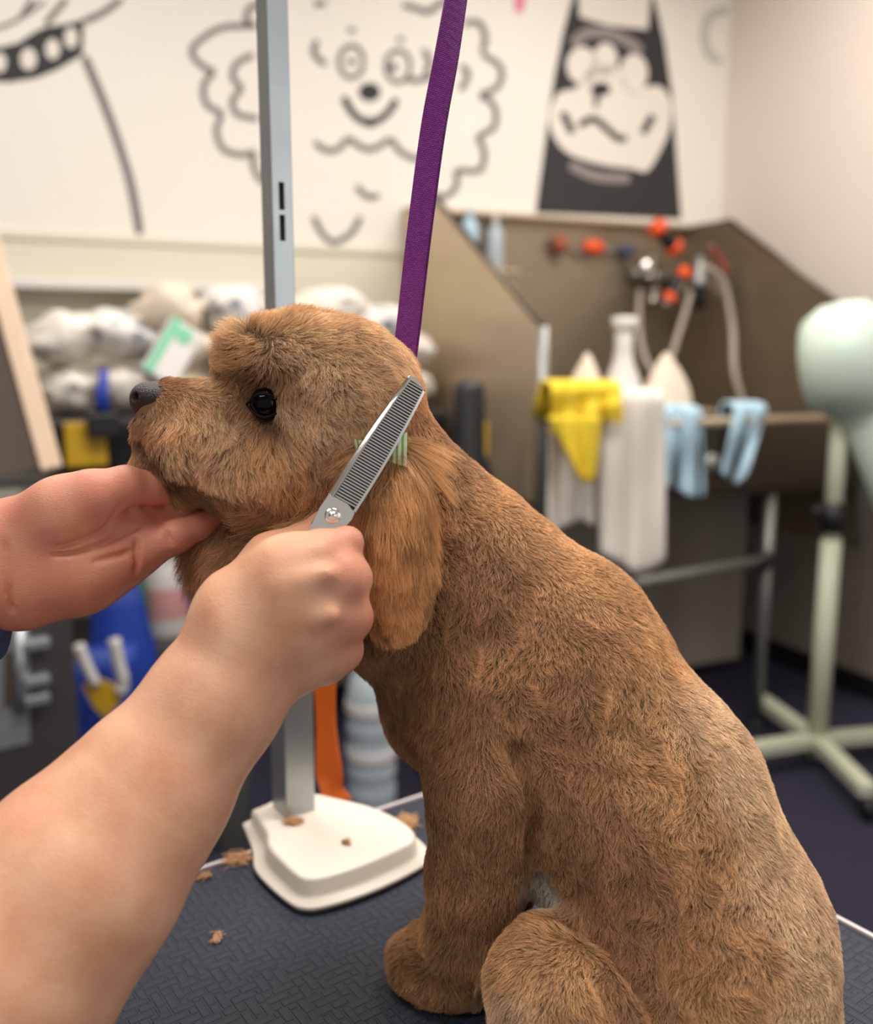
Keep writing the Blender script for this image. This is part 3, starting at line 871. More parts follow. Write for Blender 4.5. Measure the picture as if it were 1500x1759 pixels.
# shampoo bottle on the rear ledge
def bottle(name, c, r, h, m, label, cat='bottle', lab=None, cap=None, neck=.35):
    t = thing(name, c, label, cat)
    MB().lathe(c, [(0, 0), (r * .95, 0), (r, r * .1), (r, h * .66), (r * .9, h * .74), (r * neck, h * .84), (r * neck, h * .9), (0, h * .9)], 22).build('body', m, t, smooth=True)
    MB().lathe(c + Z3 * h * .88, [(0, 0), (r * neck * 1.25, 0), (r * neck * 1.25, h * .11), (0, h * .12)], 16).build('cap', cap or M['bottle_white'], t, smooth=True)
    if lab: MB().lathe(c + Z3 * h * .2, [(r * 1.01, 0), (r * 1.012, .001), (r * 1.012, h * .34), (r * 1.01, h * .34 + .001)], 22).build('label', lab, t, smooth=True)
    return t


bs = MB().box(W(838, 466, .07) , (.24, .10, .012), (WB, WR, Z3)).build('bath_shelf', M['steel'], None, bevel=.002); tag(bs, 'little steel shelf on the bath back panel carrying a pale bottle', 'shelf')
p = W(850, 466, .06); bottle('shampoo_bottle', p + Z3 * .006, .034, .20, M['bottle'], 'pale blue shampoo bottle on the little shelf inside the bath', cap=M['bottle_white'])
p = W(806, 466, .06); bottle('shampoo_bottle', p + Z3 * .006, .034, .235, M['paleblue'], 'taller pale blue bottle left of its twin on the bath shelf', cap=M['paleblue'])


# draped cloths over the front rim
def drape(name, u0, u1, vt, vb, off, m, label, cat, folds=4, amp=.018, th=.007, taper=0, ragged=10, slant=0, seed=1, group=None):
    nu, nv = 26, 22; V = []; r = np.random.default_rng(seed); ph = r.uniform(0, 6, 3)
    for j in range(nv):
        t = j / (nv - 1)
        for i in range(nu):
            s = i / (nu - 1); uu = u0 + (u1 - u0) * s; uc = (u0 + u1) / 2; uu = uc + (uu - uc) * (1 - taper * t) + slant * t
            vv = vt + (vb + ragged * math.sin(s * 5 + ph[0]) - vt) * t
            d = off + .022 + amp * (.3 + t) * math.sin(s * folds * 2 * PI + ph[1] + t * .8) + .006 * math.sin(s * folds * 4.3 * PI + ph[2] + t * 3) + .006 * math.sin(t * 7 + s * 4 + ph[0])
            V.append(W(uu, vv, d))
    top_c = len(V)
    for k_ in range(1, 6):                                # over the rim and down inside
        for i in range(nu):
            s = i / (nu - 1); p = V[i]; a_ = k_ / 5 * PI * .9
            V.append(p - WR * (.05 * (1 - math.cos(a_)) / 1.0) + Z3 * (.028 * math.sin(a_) - .09 * max(0, k_ - 3) / 2))
    F_ = [(j * nu + i, j * nu + i + 1, (j + 1) * nu + i + 1, (j + 1) * nu + i) for j in range(nv - 1) for i in range(nu - 1)]
    prev = 0
    for k_ in range(5):
        b_ = top_c + k_ * nu; a_ = 0 if k_ == 0 else top_c + (k_ - 1) * nu
        F_ += [(a_ + i, b_ + i, b_ + i + 1, a_ + i + 1) for i in range(nu - 1)]
    mb = MB(); mb.add(V, F_); o = mb.build(name, m, None, smooth=True)
    so = o.modifiers.new('thickness', 'SOLIDIFY'); so.thickness = th; so.offset = 0
    return tag(o, label, cat, group)


drape('bath_towel', 942, 1027, 690, 905, dep + .01, M['towel'], 'white towel hung on the bath rim under the yellow cloth', 'towel', 2.2, amp=.014, seed=2)
drape('bath_towel', 1030, 1142, 685, 968, dep + .062, M['towel'], 'longest white towel hung on the bath rim right of the yellow cloth', 'towel', 2.6, amp=.015, seed=5, ragged=16)
drape('paleblue_towel', 1132, 1206, 712, 845, dep + .0, M['paleblue'], 'pale blue towel hung on the bath rim right of the white towels', 'towel', 2, seed=7, taper=-.15)
drape('paleblue_towel', 1262, 1318, 706, 822, dep + .0, M['paleblue'], 'narrow slanting pale blue towel hung near the drain knob', 'towel', 1, seed=9, slant=-28, taper=.2)
o = drape('yellow_cloth', 948, 1068, 672, 735, dep + .11, M['yellow_cloth'], 'bright yellow cloth flung over the white towels on the bath rim', 'cloth', 3, amp=.02, th=.01, seed=11, ragged=14)
mbt = MB(); nu, nv = 10, 14; V = []
for j in range(nv):
    t = j / (nv - 1)
    for i in range(nu):
        s = i / (nu - 1); uu = 985 + 22 * t + (s - .5) * (72 * (1 - t) ** .8 + 16); V.append(W(uu, 715 + 112 * t, dep + .15 + .014 * math.sin(s * 9 + t * 2)))
mbt.add(V, [(j * nu + i, j * nu + i + 1, (j + 1) * nu + i + 1, (j + 1) * nu + i) for j in range(nv - 1) for i in range(nu - 1)])
tl = mbt.build('corner', M['yellow_cloth'], o, smooth=True); so = tl.modifiers.new('thickness', 'SOLIDIFY'); so.thickness = .01


def heap(name, u, v, ru, rv, off, m, label, seed, peak=1.0, cat='towel'):
    c = W(u, v, off); r = px(c, 1); mb = MB(); R = []; n = 22
    for j in range(14):
        t = j / 13; h = rv * 2 * r * t; w = ru * r * (1 - t ** 1.6 * peak * .93)
        R.append([c + WB * w * math.cos(a_) * (1 + .10 * math.sin(a_ * 3 + seed + t * 4)) + WR * w * .75 * math.sin(a_) * (1 + .08 * math.sin(a_ * 4 + seed)) + Z3 * (h - rv * r) for a_ in np.linspace(0, 2 * PI, n, endpoint=False)])
    mb.rings(R); o = mb.build(name, m, None, smooth=True); return tag(o, label, cat)


bsh = MB().box(W(1060, 708, dep - .11), (.62, .20, .014), (WB, WR, Z3)).build('rim_shelf', M['steel'], None, bevel=.002); tag(bsh, 'steel shelf just inside the bath rim under the white heaps', 'shelf')
heap('crumpled_towel', 1008, 653, 40, 46, dep - .10, M['towel_cream'], 'crumpled cream towel peaked behind the yellow cloth', 1)
heap('crumpled_towel', 1143, 655, 52, 48, dep - .10, M['towel_cream'], 'broad crumpled cream towel peaked right of the white bottle', 4)
p = W(1068, 700, dep - .10); r1 = px(p, 1); t = thing('white_bottle', p, 'white bottle with long flared neck between two crumpled towels', 'bottle')
MB().lathe(p, [(0, 0), (36 * r1, 0), (38 * r1, 10 * r1), (30 * r1, 45 * r1), (18 * r1, 78 * r1), (15 * r1, 100 * r1), (15 * r1, 128 * r1), (0, 128 * r1)], 22).build('body', M['bottle_white'], t, smooth=True)
MB().lathe(p + Z3 * 126 * r1, [(0, 0), (15 * r1, 0), (21 * r1, 12 * r1), (22 * r1, 26 * r1), (0, 28 * r1)], 20).build('flared_neck', M['bottle_white'], t, smooth=True)

# ================================================================== stand dryer
dp = T(1402, 1288, .05); Yd = dp[1]
dr = thing('stand_dryer', (dp[0], dp[1], 0), 'mint green stand dryer on a pale wheeled base at the right of the bath', 'dryer')
MB().tube([Q2(dp, .03), Q2(dp, .74)], .031, 14).build('lower_pole', M['mint_pole'], dr, smooth=True)
pu = P(1437, 650, Yd)
zc_ = P(1425, 888, Yd)[2]
MB().tube([Q2(dp, .70), Q2(dp, pu[2])], .026, 14).build('upper_pole', M['mint_pole'], dr, smooth=True)
MB().tube([Q2(dp, zc_ - .045), Q2(dp, zc_ + .045)], .037, 14).build('clamp_collar', M['black'], dr, smooth=True)
MB().ell(Q2(dp, zc_) + [-.05, -.01, .02], (.022, .016, .016)).build('clamp_knob', M['black'], dr, smooth=True)
for u, v in ((1282, 1297), (1300, 1204), (1530, 1268), (1540, 1418), (1400, 1395)):
    e = T(u, v, .07) if (u, v) != (1400, 1395) else None
    if e is None: continue
    d = e - Q2(dp, .07); n_ = np.linalg.norm(d); d = d / n_ * min(n_, .36); e = Q2(dp, .07) + d
    x = d / np.linalg.norm(d); y = np.cross(Z3, x)
    l = MB().box(Q2(dp, .085) + d / 2, (np.linalg.norm(d), .05, .042), (x, y, Z3)).build('base_leg', M['mint_pole'], dr, bevel=.006)
    MB().tube([e + y * .012 - Z3 * .036, e - y * .012 - Z3 * .036], .034, 14).build('caster', M['black'], l, smooth=True)
hd = P(1462, 628, Yd); hr = px(hd, 1)
MB().lathe(hd + np.array([-.10, .05, 0]), [(0, -.02), (80 * hr, 0), (97 * hr, .05), (100 * hr, .11), (96 * hr, .17), (74 * hr, .22), (0, .24)], 32, (.75, -.55, .15)).build('blower_drum', M['mint'], dr, smooth=True)
MB().lathe(hd + np.array([-.10, .05, 0]) + np.array([.75, -.55, .15]) * .235, [(0, 0), (50 * hr, 0), (50 * hr, .02), (0, .03)], 24, (.75, -.55, .15)).build('intake_grille', M['grey'], dr, smooth=True)
MB().tube(spline([hd + [.03, -.02, -.10], P(1488, 720, Yd - .02), P(1520, 800, Yd - .03), P(1560, 900, Yd - .03)], 7), [px(hd, 40)] * 22, 18).build('nozzle_hose', M['mint'], dr, smooth=True)
MB().box(Q2(dp, pu[2] + .02) + [.01, 0, 0], (.06, .05, .10)).build('tilt_bracket', M['mint_pole'], dr, bevel=.006)

# ================================================================== shelf rack with totes, towels and bottles
def BW(s, off, z): return Q2(CORNER + WB * s + WR * off, z)


rack = thing('wire_rack', BW(2.35, .3, 0), 'low dark storage rack along the white wall under the piled towels', 'rack')
s0, s1 = 1.60, 3.15
for z in (.40, .95):
    MB().box(BW((s0 + s1) / 2, .33, z), (s1 - s0, .50, .022), (WB, WR, Z3)).build('shelf', M['dark_grey'], rack, bevel=.003)
for s in (s0 + .02, s1 - .02):
    for of in (.09, .57):
        MB().tube([BW(s, of, 0), BW(s, of, 1.0)], .013, 8).build('upright', M['black'], rack, smooth=True)
sh = MB().box(BW(2.6, .06, W(200, 492, .06)[2]), (1.15, .10, .03), (WB, WR, Z3)).build('wall_shelf', M['bottle_white'], None, bevel=.004); tag(sh, 'white wall shelf above the heap of rolled towels', 'shelf')


def tote(s, of, z, w, d, h, label, lat=()):
    t = thing('storage_tote', BW(s, of, z), label, 'storage box')
    b4 = lambda k, zz: [BW(s + i * w / 2 * k, of + j * d / 2 * k, zz) for i, j in ((-1, -1), (1, -1), (1, 1), (-1, 1))]
    MB().rings([b4(.9, z), b4(1, z + h)]).build('bin', M['black'], t, bevel=.01)
    MB().rings([b4(1.05, z + h), b4(1.05, z + h + .03)]).build('lid', M['dark_grey'], t, bevel=.008)
    for u_ in lat:
        q = sof(u_, 760, of + d / 2)[0]
        MB().box(BW(q, of + d / 2 * 1.06, z + .085), (.115, .02, .13), (WB, WR, Z3)).build('latch', M['yellow'], t, bevel=.006)


def sof(u, v, off):                                # place on the wall plane pushed forward by off -> along-wall coordinate and height
    p = W(u, v, off); return float((p - CORNER) @ WB), p[2]


zs = .962
s_, _ = sof(200, 790, .55); tote(s_, .33, zs, .40, .40, .13, 'black storage tote with yellow latches under the left end of the towel heap', (147,))
s_ -= .46; tote(s_, .33, zs, .36, .40, .13, 'black storage tote without visible latches hidden behind the dog muzzle')
tote(1.70, .33, zs, .24, .40, .13, 'narrow black storage tote at the right end of the rack')


def roll(u, v, off, r, L, m, label, seed):
    # a towel loosely rolled and squashed: soft lobes, a tucked fold line along its near end
    s, z = sof(u, v, off); c = BW(s, off, z); mb = MB(); R = []; n = 30; rr = np.random.default_rng(seed); ph = rr.uniform(0, 6, 5)
    tl_ = rr.uniform(-.5, .5)
    for x in np.linspace(0, 1, 15):
        q = math.sin(PI * (.06 + .90 * x)) ** .45 * (1 if x < .9 else 1)
        ring = []
        for a_ in np.linspace(0, 2 * PI, n, endpoint=False):
            lob = 1 + .07 * math.sin(2 * a_ + ph[0]) + .06 * math.sin(3 * a_ + ph[1] + x * 3) + .05 * math.sin(7 * a_ + ph[2] - x * 4) - .16 * math.exp(-((((a_ - ph[3]) % (2 * PI)) - PI) / .22) ** 2)
            ring.append(c + WR * (-L + (L + .02) * x + .02 * math.sin(2 * a_ + ph[4])) + (WB * math.cos(a_) * 1.28 + Z3 * (math.sin(a_) * .88 + tl_ * .25 * math.cos(a_))) * r * q * lob)
        R.append(ring)
    mb.rings(R); o = mb.build('rolled_towel', m, None, smooth=True); tag(o, label, 'towel', 'rolled towels heaped on the totes')


for i, (u, v, r, m, lab) in enumerate((
        (120, 672, .072, 'towel', 'white rolled towel lowest at the left end beside the framed board'), (222, 668, .078, 'towel', 'white rolled towel in the bottom row above the yellow latch'),
        (322, 668, .078, 'towel_cream', 'cream rolled towel in the bottom row just above the dog nose'), (110, 580, .085, 'towel', 'white rolled towel at the left end of the middle row'),
        (215, 575, .088, 'towel_print', 'grey printed rolled towel left of the green striped packet'), (330, 600, .075, 'towel_cream', 'cream rolled towel behind the green striped packet'),
        (300, 528, .085, 'towel_cream', 'cream rolled towel on top of the heap left of the printed one'), (415, 530, .085, 'towel_print', 'grey printed rolled towel on top of the heap beside the post'),
        (590, 528, .085, 'towel', 'white rolled towel on top of the heap between post and purple lead'), (662, 560, .085, 'towel_print', 'grey printed rolled towel behind the purple lead'),
        (726, 600, .062, 'towel', 'white rolled towel at the right end of the heap, upper'), (727, 664, .062, 'towel', 'white rolled towel at the right end of the heap, lower'),
        (510, 545, .08, 'towel_cream', 'cream rolled towel directly behind the steel post'), (640, 640, .085, 'towel', 'white rolled towel mostly hidden behind the dog skull'), (430, 610, .085, 'towel', 'white rolled towel mostly hidden behind the dog brow'), (530, 640, .09, 'towel', 'white rolled towel wholly behind the dog head'))):
    roll(u, v, .48 if i != 9 else .50, r * 1.08, .32, M[m], lab, 40 + i)
# green striped packet leaning on the towels
a_ = W(268, 655, .60); b_ = W(322, 562, .54); d = b_ - a_; Lp = np.linalg.norm(d); x = d / Lp; y = WR - x * (WR @ x); y /= np.linalg.norm(y); w_ = np.cross(x, y)
t = thing('wipes_packet', a_, 'white packet with green stripe and green dot leaning on the towels', 'packet')
MB().box((a_ + b_) / 2, (Lp, .05, .11), (x, y, w_)).build('pack', M['bottle_white'], t, bevel=.012)
sgn = 1 if (w_ @ WB) > 0 else -1
grn = mat('packet_green', (120, 196, 160), .5)
MB().box((a_ + b_) / 2 + y * .026 + w_ * .038 * sgn, (Lp * .96, .002, .026), (x, y, w_)).build('stripe', grn, t)
MB().lathe(a_ + d * .80 + y * .026, [(0, 0), (.026, 0), (.026, .002), (0, .003)], 18, y).build('dot', grn, t)
# upright cleaner standing between rack and bath
s_, zt_ = sof(822, 652, .98); p = BW(s_ + .03, .98, 0); t = thing('upright_cleaner', p, 'black upright carpet cleaner with yellow trim standing beside the bath panel', 'vacuum cleaner')
MB().box(p + Z3 * .09, (.26, .22, .14), (WB, WR, Z3)).build('floor_head', M['black'], t, bevel=.02)
MB().rings([[p + WB * wx * math.copysign(abs(math.cos(a)) ** .6, math.cos(a)) + WR * wy * math.copysign(abs(math.sin(a)) ** .6, math.sin(a)) + Z3 * z_ for a in np.linspace(0, 2 * PI, 20, endpoint=False)] for wx, wy, z_ in ((.10, .08, .14), (.10, .08, .8), (.08, .07, .92), (.045, .04, 1.02), (.042, .038, zt_ - .03), (.03, .03, zt_ - .005), (.008, .01, zt_))]).build('body', M['black'], t, smooth=True)
MB().box(p + Z3 * 1.06 - WB * .046, (.014, .05, .10), (WB, WR, Z3)).build('trigger', M['yellow'], t, bevel=.004)
MB().box(p + Z3 * .86 + WR * .074, (.10, .012, .03), (WB, WR, Z3)).build('trim_band', M['yellow'], t, bevel=.003)
# blue brush upright
p = W(176, 712, .58); t = thing('blue_brush', p, 'blue handled brush standing upright by the yellow tote latch', 'brush')
MB().tube([p + Z3 * .01, p + Z3 * .06 + WB * -.002, p + Z3 * .13 - WB * .012], [.022, .019, .012], 10).build('handle', M['blue_plastic'], t, smooth=True)
MB().box(p - Z3 * .03, (.09, .05, .07), (WB, WR, Z3)).build('head', M['black'], t, bevel=.008)
# pinkish jug and small bottles on the lower shelf
zl = .411
for u, off, r, h, m, lb, lab in ((290, .40, .075, .30, M['bottle_white'], M['bottle_pink'], 'white jug with pink label on the lower rack shelf below the dog chin'), (352, .42, .05, .27, M['bottle_white'], M['blue_plastic'], 'white bottle with blue label next to the pink jug'),
                                 (230, .42, .05, .24, M['green'], None, 'dark green bottle left of the pink jug on the lower shelf')):
    s_, _ = sof(u, 1090, off); bottle('shelf_bottle', BW(s_, off, zl), r, h, m, lab, lab=lb)
# blue tote bag on the floor
bc_ = T(170, 1413, 0); t = thing('blue_bag', bc_, 'bright blue nylon bag with yellow patch and white straps on the floor', 'bag')
hb = .50; mb = MB(); R = []
for j in range(10):
    k_ = j / 9; w = .145 * (1 + .06 * math.sin(k_ * 7)) * (1 - .12 * k_); dpt = .085 * (1 - .5 * k_)
    R.append([bc_ + WB * w * math.copysign(abs(math.cos(a)) ** .6, math.cos(a)) * (1 + .05 * math.sin(5 * a + j)) + WR * dpt * math.copysign(abs(math.sin(a)) ** .7, math.sin(a)) * (1 + .06 * math.sin(4 * a + j * 1.3)) + Z3 * (hb * k_ + .01) for a in np.linspace(0, 2 * PI, 28, endpoint=False)])
mb.rings(R); mb.build('bag_body', M['blue'], t, smooth=True)
def onbag(u, v, d=.125): 
    r = ray(u, v); base = bc_ + WR * d; tt = np.dot(base - CAM, WR) / np.dot(r, WR); return CAM + r * tt
MB().prism([onbag(u, v) for u, v in ((140, 1176), (176, 1166), (216, 1182), (205, 1208), (181, 1234), (160, 1214))], WR * .012).build('patch', M['yellow'], t, bevel=.003)
for q in ([(134, 1108), (146, 1140), (164, 1176)], [(196, 1098), (204, 1140), (212, 1172), (206, 1190)]):
    MB().tube(spline([onbag(u, v, .14) for u, v in q], 6), .016, 8).build('strap', M['bottle_white'], t, smooth=True)
MB().lathe(onbag(114, 1130, .12), [(0, 0), (.022, 0), (.022, .02), (0, .024)], 16, WR).build('buckle', M['yellow'], t, smooth=True)
p2_ = T(232, 1400, 0) - WR * .14; t2 = thing('blue_sack', p2_, 'second blue nylon sack slumped behind the blue bag', 'bag')
R = []
for j in range(9):
    k_ = j / 8; w = .12 * (1 - .5 * k_ ** 2)
    R.append([p2_ + WB * w * math.cos(a) * (1 + .08 * math.sin(3 * a + j)) + WR * w * .7 * math.sin(a) + Z3 * (.66 * k_ + .005) for a in np.linspace(0, 2 * PI, 20, endpoint=False)])
MB().rings(R).build('sack_body', M['blue'], t2, smooth=True); MB().tube([p2_ + Z3 * .65, p2_ + Z3 * .70], [.055, .07], 12).build('neck', M['blue_plastic'], t2, smooth=True)

# cabinet with latch at the left, leaning framed board
Yc = 1.9
ca, cb = P(112, 890, Yc), P(-330, 864, Yc - .25)
xx = (cb - ca) * [1, 1, 0]; wc = np.linalg.norm(xx); xx /= wc; yy = np.array([-xx[1], xx[0], 0]); yy = yy if yy[1] > 0 else -yy
zc = ca[2]; t = thing('equipment_cabinet', (ca + cb) / 2 * [1, 1, 0], 'charcoal equipment cabinet with steel latch plate at the left edge', 'cabinet')
MB().box((ca + cb) / 2 * [1, 1, 0] + yy * .25 + Z3 * (zc - .06) / 2, (wc, .5, zc - .06), (xx, yy, Z3)).build('carcass', M['dark_grey'], t, bevel=.006)
MB().box((ca + cb) / 2 * [1, 1, 0] + yy * .25 + Z3 * (zc - .03), (wc + .02, .52, .06), (xx, yy, Z3)).build('pale_top', M['grey'], t, bevel=.008)
def oncab(u, v, d=.0):
    r = ray(u, v); base = ca - yy * d; tt = np.dot(base - CAM, yy) / np.dot(r, yy); return CAM + r * tt
pl = MB().prism([oncab(u, v) for u, v in ((-60, 1062), (48, 1058), (50, 1275), (-60, 1300))], -yy * .004).build('latch_plate', M['galv'], t)
for vv in (1105, 1168, 1200):
    MB().box(oncab(62, vv, .02), (.05, .03, .022), (xx, yy, Z3)).build('latch_bolt', M['galv'], pl, bevel=.004)
MB().tube([oncab(34, 1070, .014), oncab(34, 1225, .014)], .012, 10).build('latch_rod', M['galv'], pl, smooth=True)
MB().prism([oncab(u, v, .005) for u, v in ((6, 1120), (24, 1118), (24, 1212), (6, 1216))], -yy * .002).build('keyhole_slot', M['board'], pl)
Yb = 2.0
q = [P(-8, 385, Yb + .10), P(116, 832, Yb + .02)]
ax = (q[1] - q[0]); La = np.linalg.norm(ax); ax /= La; sd = np.array([-.93, -.36, 0]); sd -= ax * (sd @ ax); sd /= np.linalg.norm(sd); nn_ = np.cross(ax, sd)
t = thing('framed_board', q[1] + sd * .2, 'dark brown board in a pale pine frame leaning at the left edge', 'board')
MB().box((q[0] + q[1]) / 2 - ax * .14 + sd * .022, (La + .2, .044, .03), (ax, sd, nn_)).build('frame_rail', M['wood'], t, bevel=.003)
MB().box((q[0] + q[1]) / 2 - ax * .14 + sd * .24, (La + .18, .40, .012), (ax, sd, nn_)).build('board_panel', M['board'], t)
MB().box((q[0] + q[1]) / 2 - ax * .14 + sd * .455, (La + .2, .044, .03), (ax, sd, nn_)).build('frame_rail', M['wood'], t, bevel=.003)

# things on the floor behind the table
pj = T(640, 1440, 0) * 1.0
t = thing('water_jug', pj, 'translucent grey blue ribbed jug behind the table right of the orange strap', 'jug')
rj = .064; prof = [(0, 0), (rj, 0), (rj * 1.03, .02)]
for i in range(6): prof += [(rj * 1.03, .04 + i * .06), (rj * .95, .055 + i * .06), (rj * 1.03, .07 + i * .06)]
prof += [(rj, .42), (rj * .8, .47), (rj * .35, .50), (rj * .35, .54), (0, .54)]
MB().lathe(pj, prof, 28).build('body', M['bottle'], t, smooth=True)
MB().lathe(pj + Z3 * .535, [(0, 0), (rj * .42, 0), (rj * .42, .03), (0, .032)], 18).build('cap', M['bottle_white'], t, smooth=True)
for z_ in (.24, .37): MB().lathe(pj + Z3 * z_, [(rj * 1.05, 0), (rj * 1.055, .002), (rj * 1.055, .03), (rj * 1.05, .032)], 28).build('highlight_band', M['bottle_white'], t, smooth=True)  # white bands stand in for the two stacked highlights on the jug
pj = T(392, 1445, 0); t = thing('waste_bin', pj, 'tall grey green round bin on the floor behind the foot plate', 'bin')
MB().lathe(pj, [(0, 0), (.06, 0), (.075, .45), (.078, .46), (.078, .475), (.066, .475), (.06, .05), (0, .05)], 28).build('bucket', mat('grey_green_bin', (142, 146, 134), .5), t, smooth=True)
MB().lathe(pj + Z3 * .40, [(.0765, 0), (.080, .002), (.080, .02), (.0765, .022)], 28).build('rim_band', mat('olive_band', (160, 166, 120), .5), t, smooth=True)

# ================================================================== THE GROOMER'S ARMS AND HANDS
per_root = np.array([-.62, .50, 0])
person = thing('person', per_root, 'groomer reaching in from the left, bare forearm, one hand under the dog chin', 'person')


def hand_mesh(name, F_, blush_fn):
    V, Q = F_.mesh(); V = relax(V, Q, 2, .4)
    me = qmesh(name, V, Q)
    at = me.attributes.new('blush', 'FLOAT', 'POINT'); at.data.foreach_set('value', np.clip(blush_fn(V), 0, 1).astype(np.float32))
    return me


# right arm: the fist that holds the scissors, back of the hand to the camera
f = Field((-.34, .36, ZT + .005), (.0, .62, 1.34), .0021)
def A(*q, k=.012): f.chain([pr(*x) for x in q], k)
A((-330, 2040, .39, 235), (-150, 1850, .415, 222), (0, 1672, .440, 198), (137, 1503, .465, 170), (253, 1362, .488, 131), (372, 1200, .510, 105), (428, 1118, .520, 98), k=.02)
MC = {'index': (556, 946, .522, 34), 'middle': (587, 995, .517, 37), 'ring': (591, 1060, .519, 37), 'little': (575, 1118, .528, 35)}
A((420, 1050, .522, 82), (500, 985, .521, 62), MC['index'], k=.016)
A((430, 1080, .520, 86), (510, 1030, .515, 62), MC['middle'], k=.016)
A((440, 1110, .522, 86), (515, 1085, .518, 58), MC['ring'], k=.016)
A((450, 1130, .525, 78), (515, 1130, .526, 44), MC['little'], k=.016)
# curled fingers
A((560, 944, .523, 33), (597, 932, .533, 26.5), k=.005); A((597, 932, .533, 26.5), (585, 930, .560, 24), (555, 925, .568, 21), k=.004)
A((592, 995, .515, 36), (603, 993, .530, 31), (604, 985, .555, 25), (570, 985, .572, 23), (545, 990, .566, 19), k=.009)
A((594, 1060, .517, 36), (604, 1060, .530, 31), (603, 1056, .555, 25), (570, 1050, .572, 22), (545, 1050, .566, 19), k=.009)
A((578, 1120, .527, 34), (590, 1118, .538, 28), (585, 1118, .557, 24), (555, 1115, .570, 20), (535, 1110, .566, 17), k=.009)
# heel of the palm and thumb on the far side
A((455, 1120, .545, 62), (520, 1130, .548, 44), (560, 1140, .548, 34), k=.012)
A((430, 1020, .545, 60), (470, 965, .555, 46), (515, 935, .565, 32), k=.012); A((515, 935, .565, 30), (560, 900, .572, 23), (575, 893, .572, 19), k=.006)
A((440, 1060, .548, 60), (520, 1040, .548, 50), k=.02)
# tendons and folds
for q0, q1 in (((480, 1010, .4985, 9), (560, 985, .497, 10)), ((480, 1060, .498, 8), (570, 1058, .4965, 9)), ((470, 985, .507, 9), (545, 948, .509, 9))):
    f.cone(*pr(*q0), *pr(*q1), .010)
me = hand_mesh('arm', f, lambda V: .15 + .45 * np.clip((proj(V)[0] - 540) / 70, 0, 1) * (proj(V)[1] < 1200) + .15 * vnoise(V, 60, 31))
link('arm', me, M['skin'], person)['label'] = 'bare right forearm and fist closed on the scissors'

# left hand: palm to the camera, fingers going in under the jaw
f = Field((-.42, .50, 1.02), (-.10, .74, 1.26), .0018)
A((-420, 1000, .585, 118), (-200, 990, .590, 104), (-60, 972, .598, 92), (20, 968, .604, 84), k=.02)
A((30, 950, .607, 74), (130, 915, .618, 60), (215, 872, .640, 36), k=.02)
A((30, 965, .606, 74), (130, 935, .614, 58), (240, 890, .634, 34), k=.02)
A((30, 985, .604, 72), (130, 960, .610, 58), (248, 915, .624, 34), k=.02)
A((40, 1000, .600, 66), (140, 980, .603, 54), (240, 950, .610, 34), k=.02)
A((50, 1004, .597, 58), (140, 990, .597, 46), (205, 968, .603, 34), k=.015)
# thenar and thumb
A((40, 915, .597, 56), (110, 878, .592, 52), (160, 850, .592, 40), k=.018)
A((160, 850, .592, 38), (214, 834, .604, 32), k=.008); A((214, 834, .604, 32), (262, 838, .617, 27), (290, 846, .624, 21), k=.006)
# four fingers
A((244, 950, .610, 33), (302, 922, .614, 28), k=.005); A((302, 922, .614, 28), (345, 903, .621, 23), (370, 890, .626, 17), k=.004)
A((252, 915, .624, 32), (318, 884, .634, 28), k=.005); A((318, 884, .634, 28), (362, 868, .644, 24), (390, 862, .650, 18), k=.004)
A((244, 890, .634, 32), (312, 862, .648, 28), k=.005); A((312, 862, .648, 28), (352, 850, .660, 24), (380, 846, .668, 18), k=.004)
A((218, 872, .640, 32), (275, 842, .656, 28), k=.005); A((275, 842, .656, 28), (315, 832, .668, 23), (340, 830, .674, 18), k=.004)
# palm creases
def crease(pts, r, k=.004):
    q = [P(*x) for x in spline(pts, 6)]
    for a_, b_ in zip(q[:-1], q[1:]): f.cone(a_, px(a_, r), b_, px(b_, r), k, sub=True)
def onpalm(u, v):                         # first point of the surface on the line of sight
    for Y in np.arange(.53, .68, .0008):
        p = P(u, v, Y); i = np.round((p - f.lo) / f.h).astype(int)
        if np.all(i >= 0) and np.all(i < f.n) and f.F[tuple(i)] < 0: return Y
    return .6
for line, r in (([(205, 868), (185, 900), (150, 925), (95, 940)], 2.6), ([(240, 905), (200, 925), (150, 945), (90, 955)], 2.2), ([(228, 945), (200, 955), (160, 965)], 2.0), ([(8, 930), (14, 990), (22, 1050)], 2.2), ([(236, 925), (234, 950), (232, 985)], 2.0), ([(284, 912), (296, 935)], 1.6), ([(262, 880), (275, 905)], 1.8)):
    crease([(u, v, onpalm(u, v) + .0004) for u, v in line], r, .0028)
me = hand_mesh('hand', f, lambda V: .68 + .25 * np.clip((V[:, 0] + .23) / .08, 0, 1) + .2 * vnoise(V, 70, 33))
link('hand', me, M['skin'], person)['label'] = 'left hand, palm outward, fingers cupping the chin'

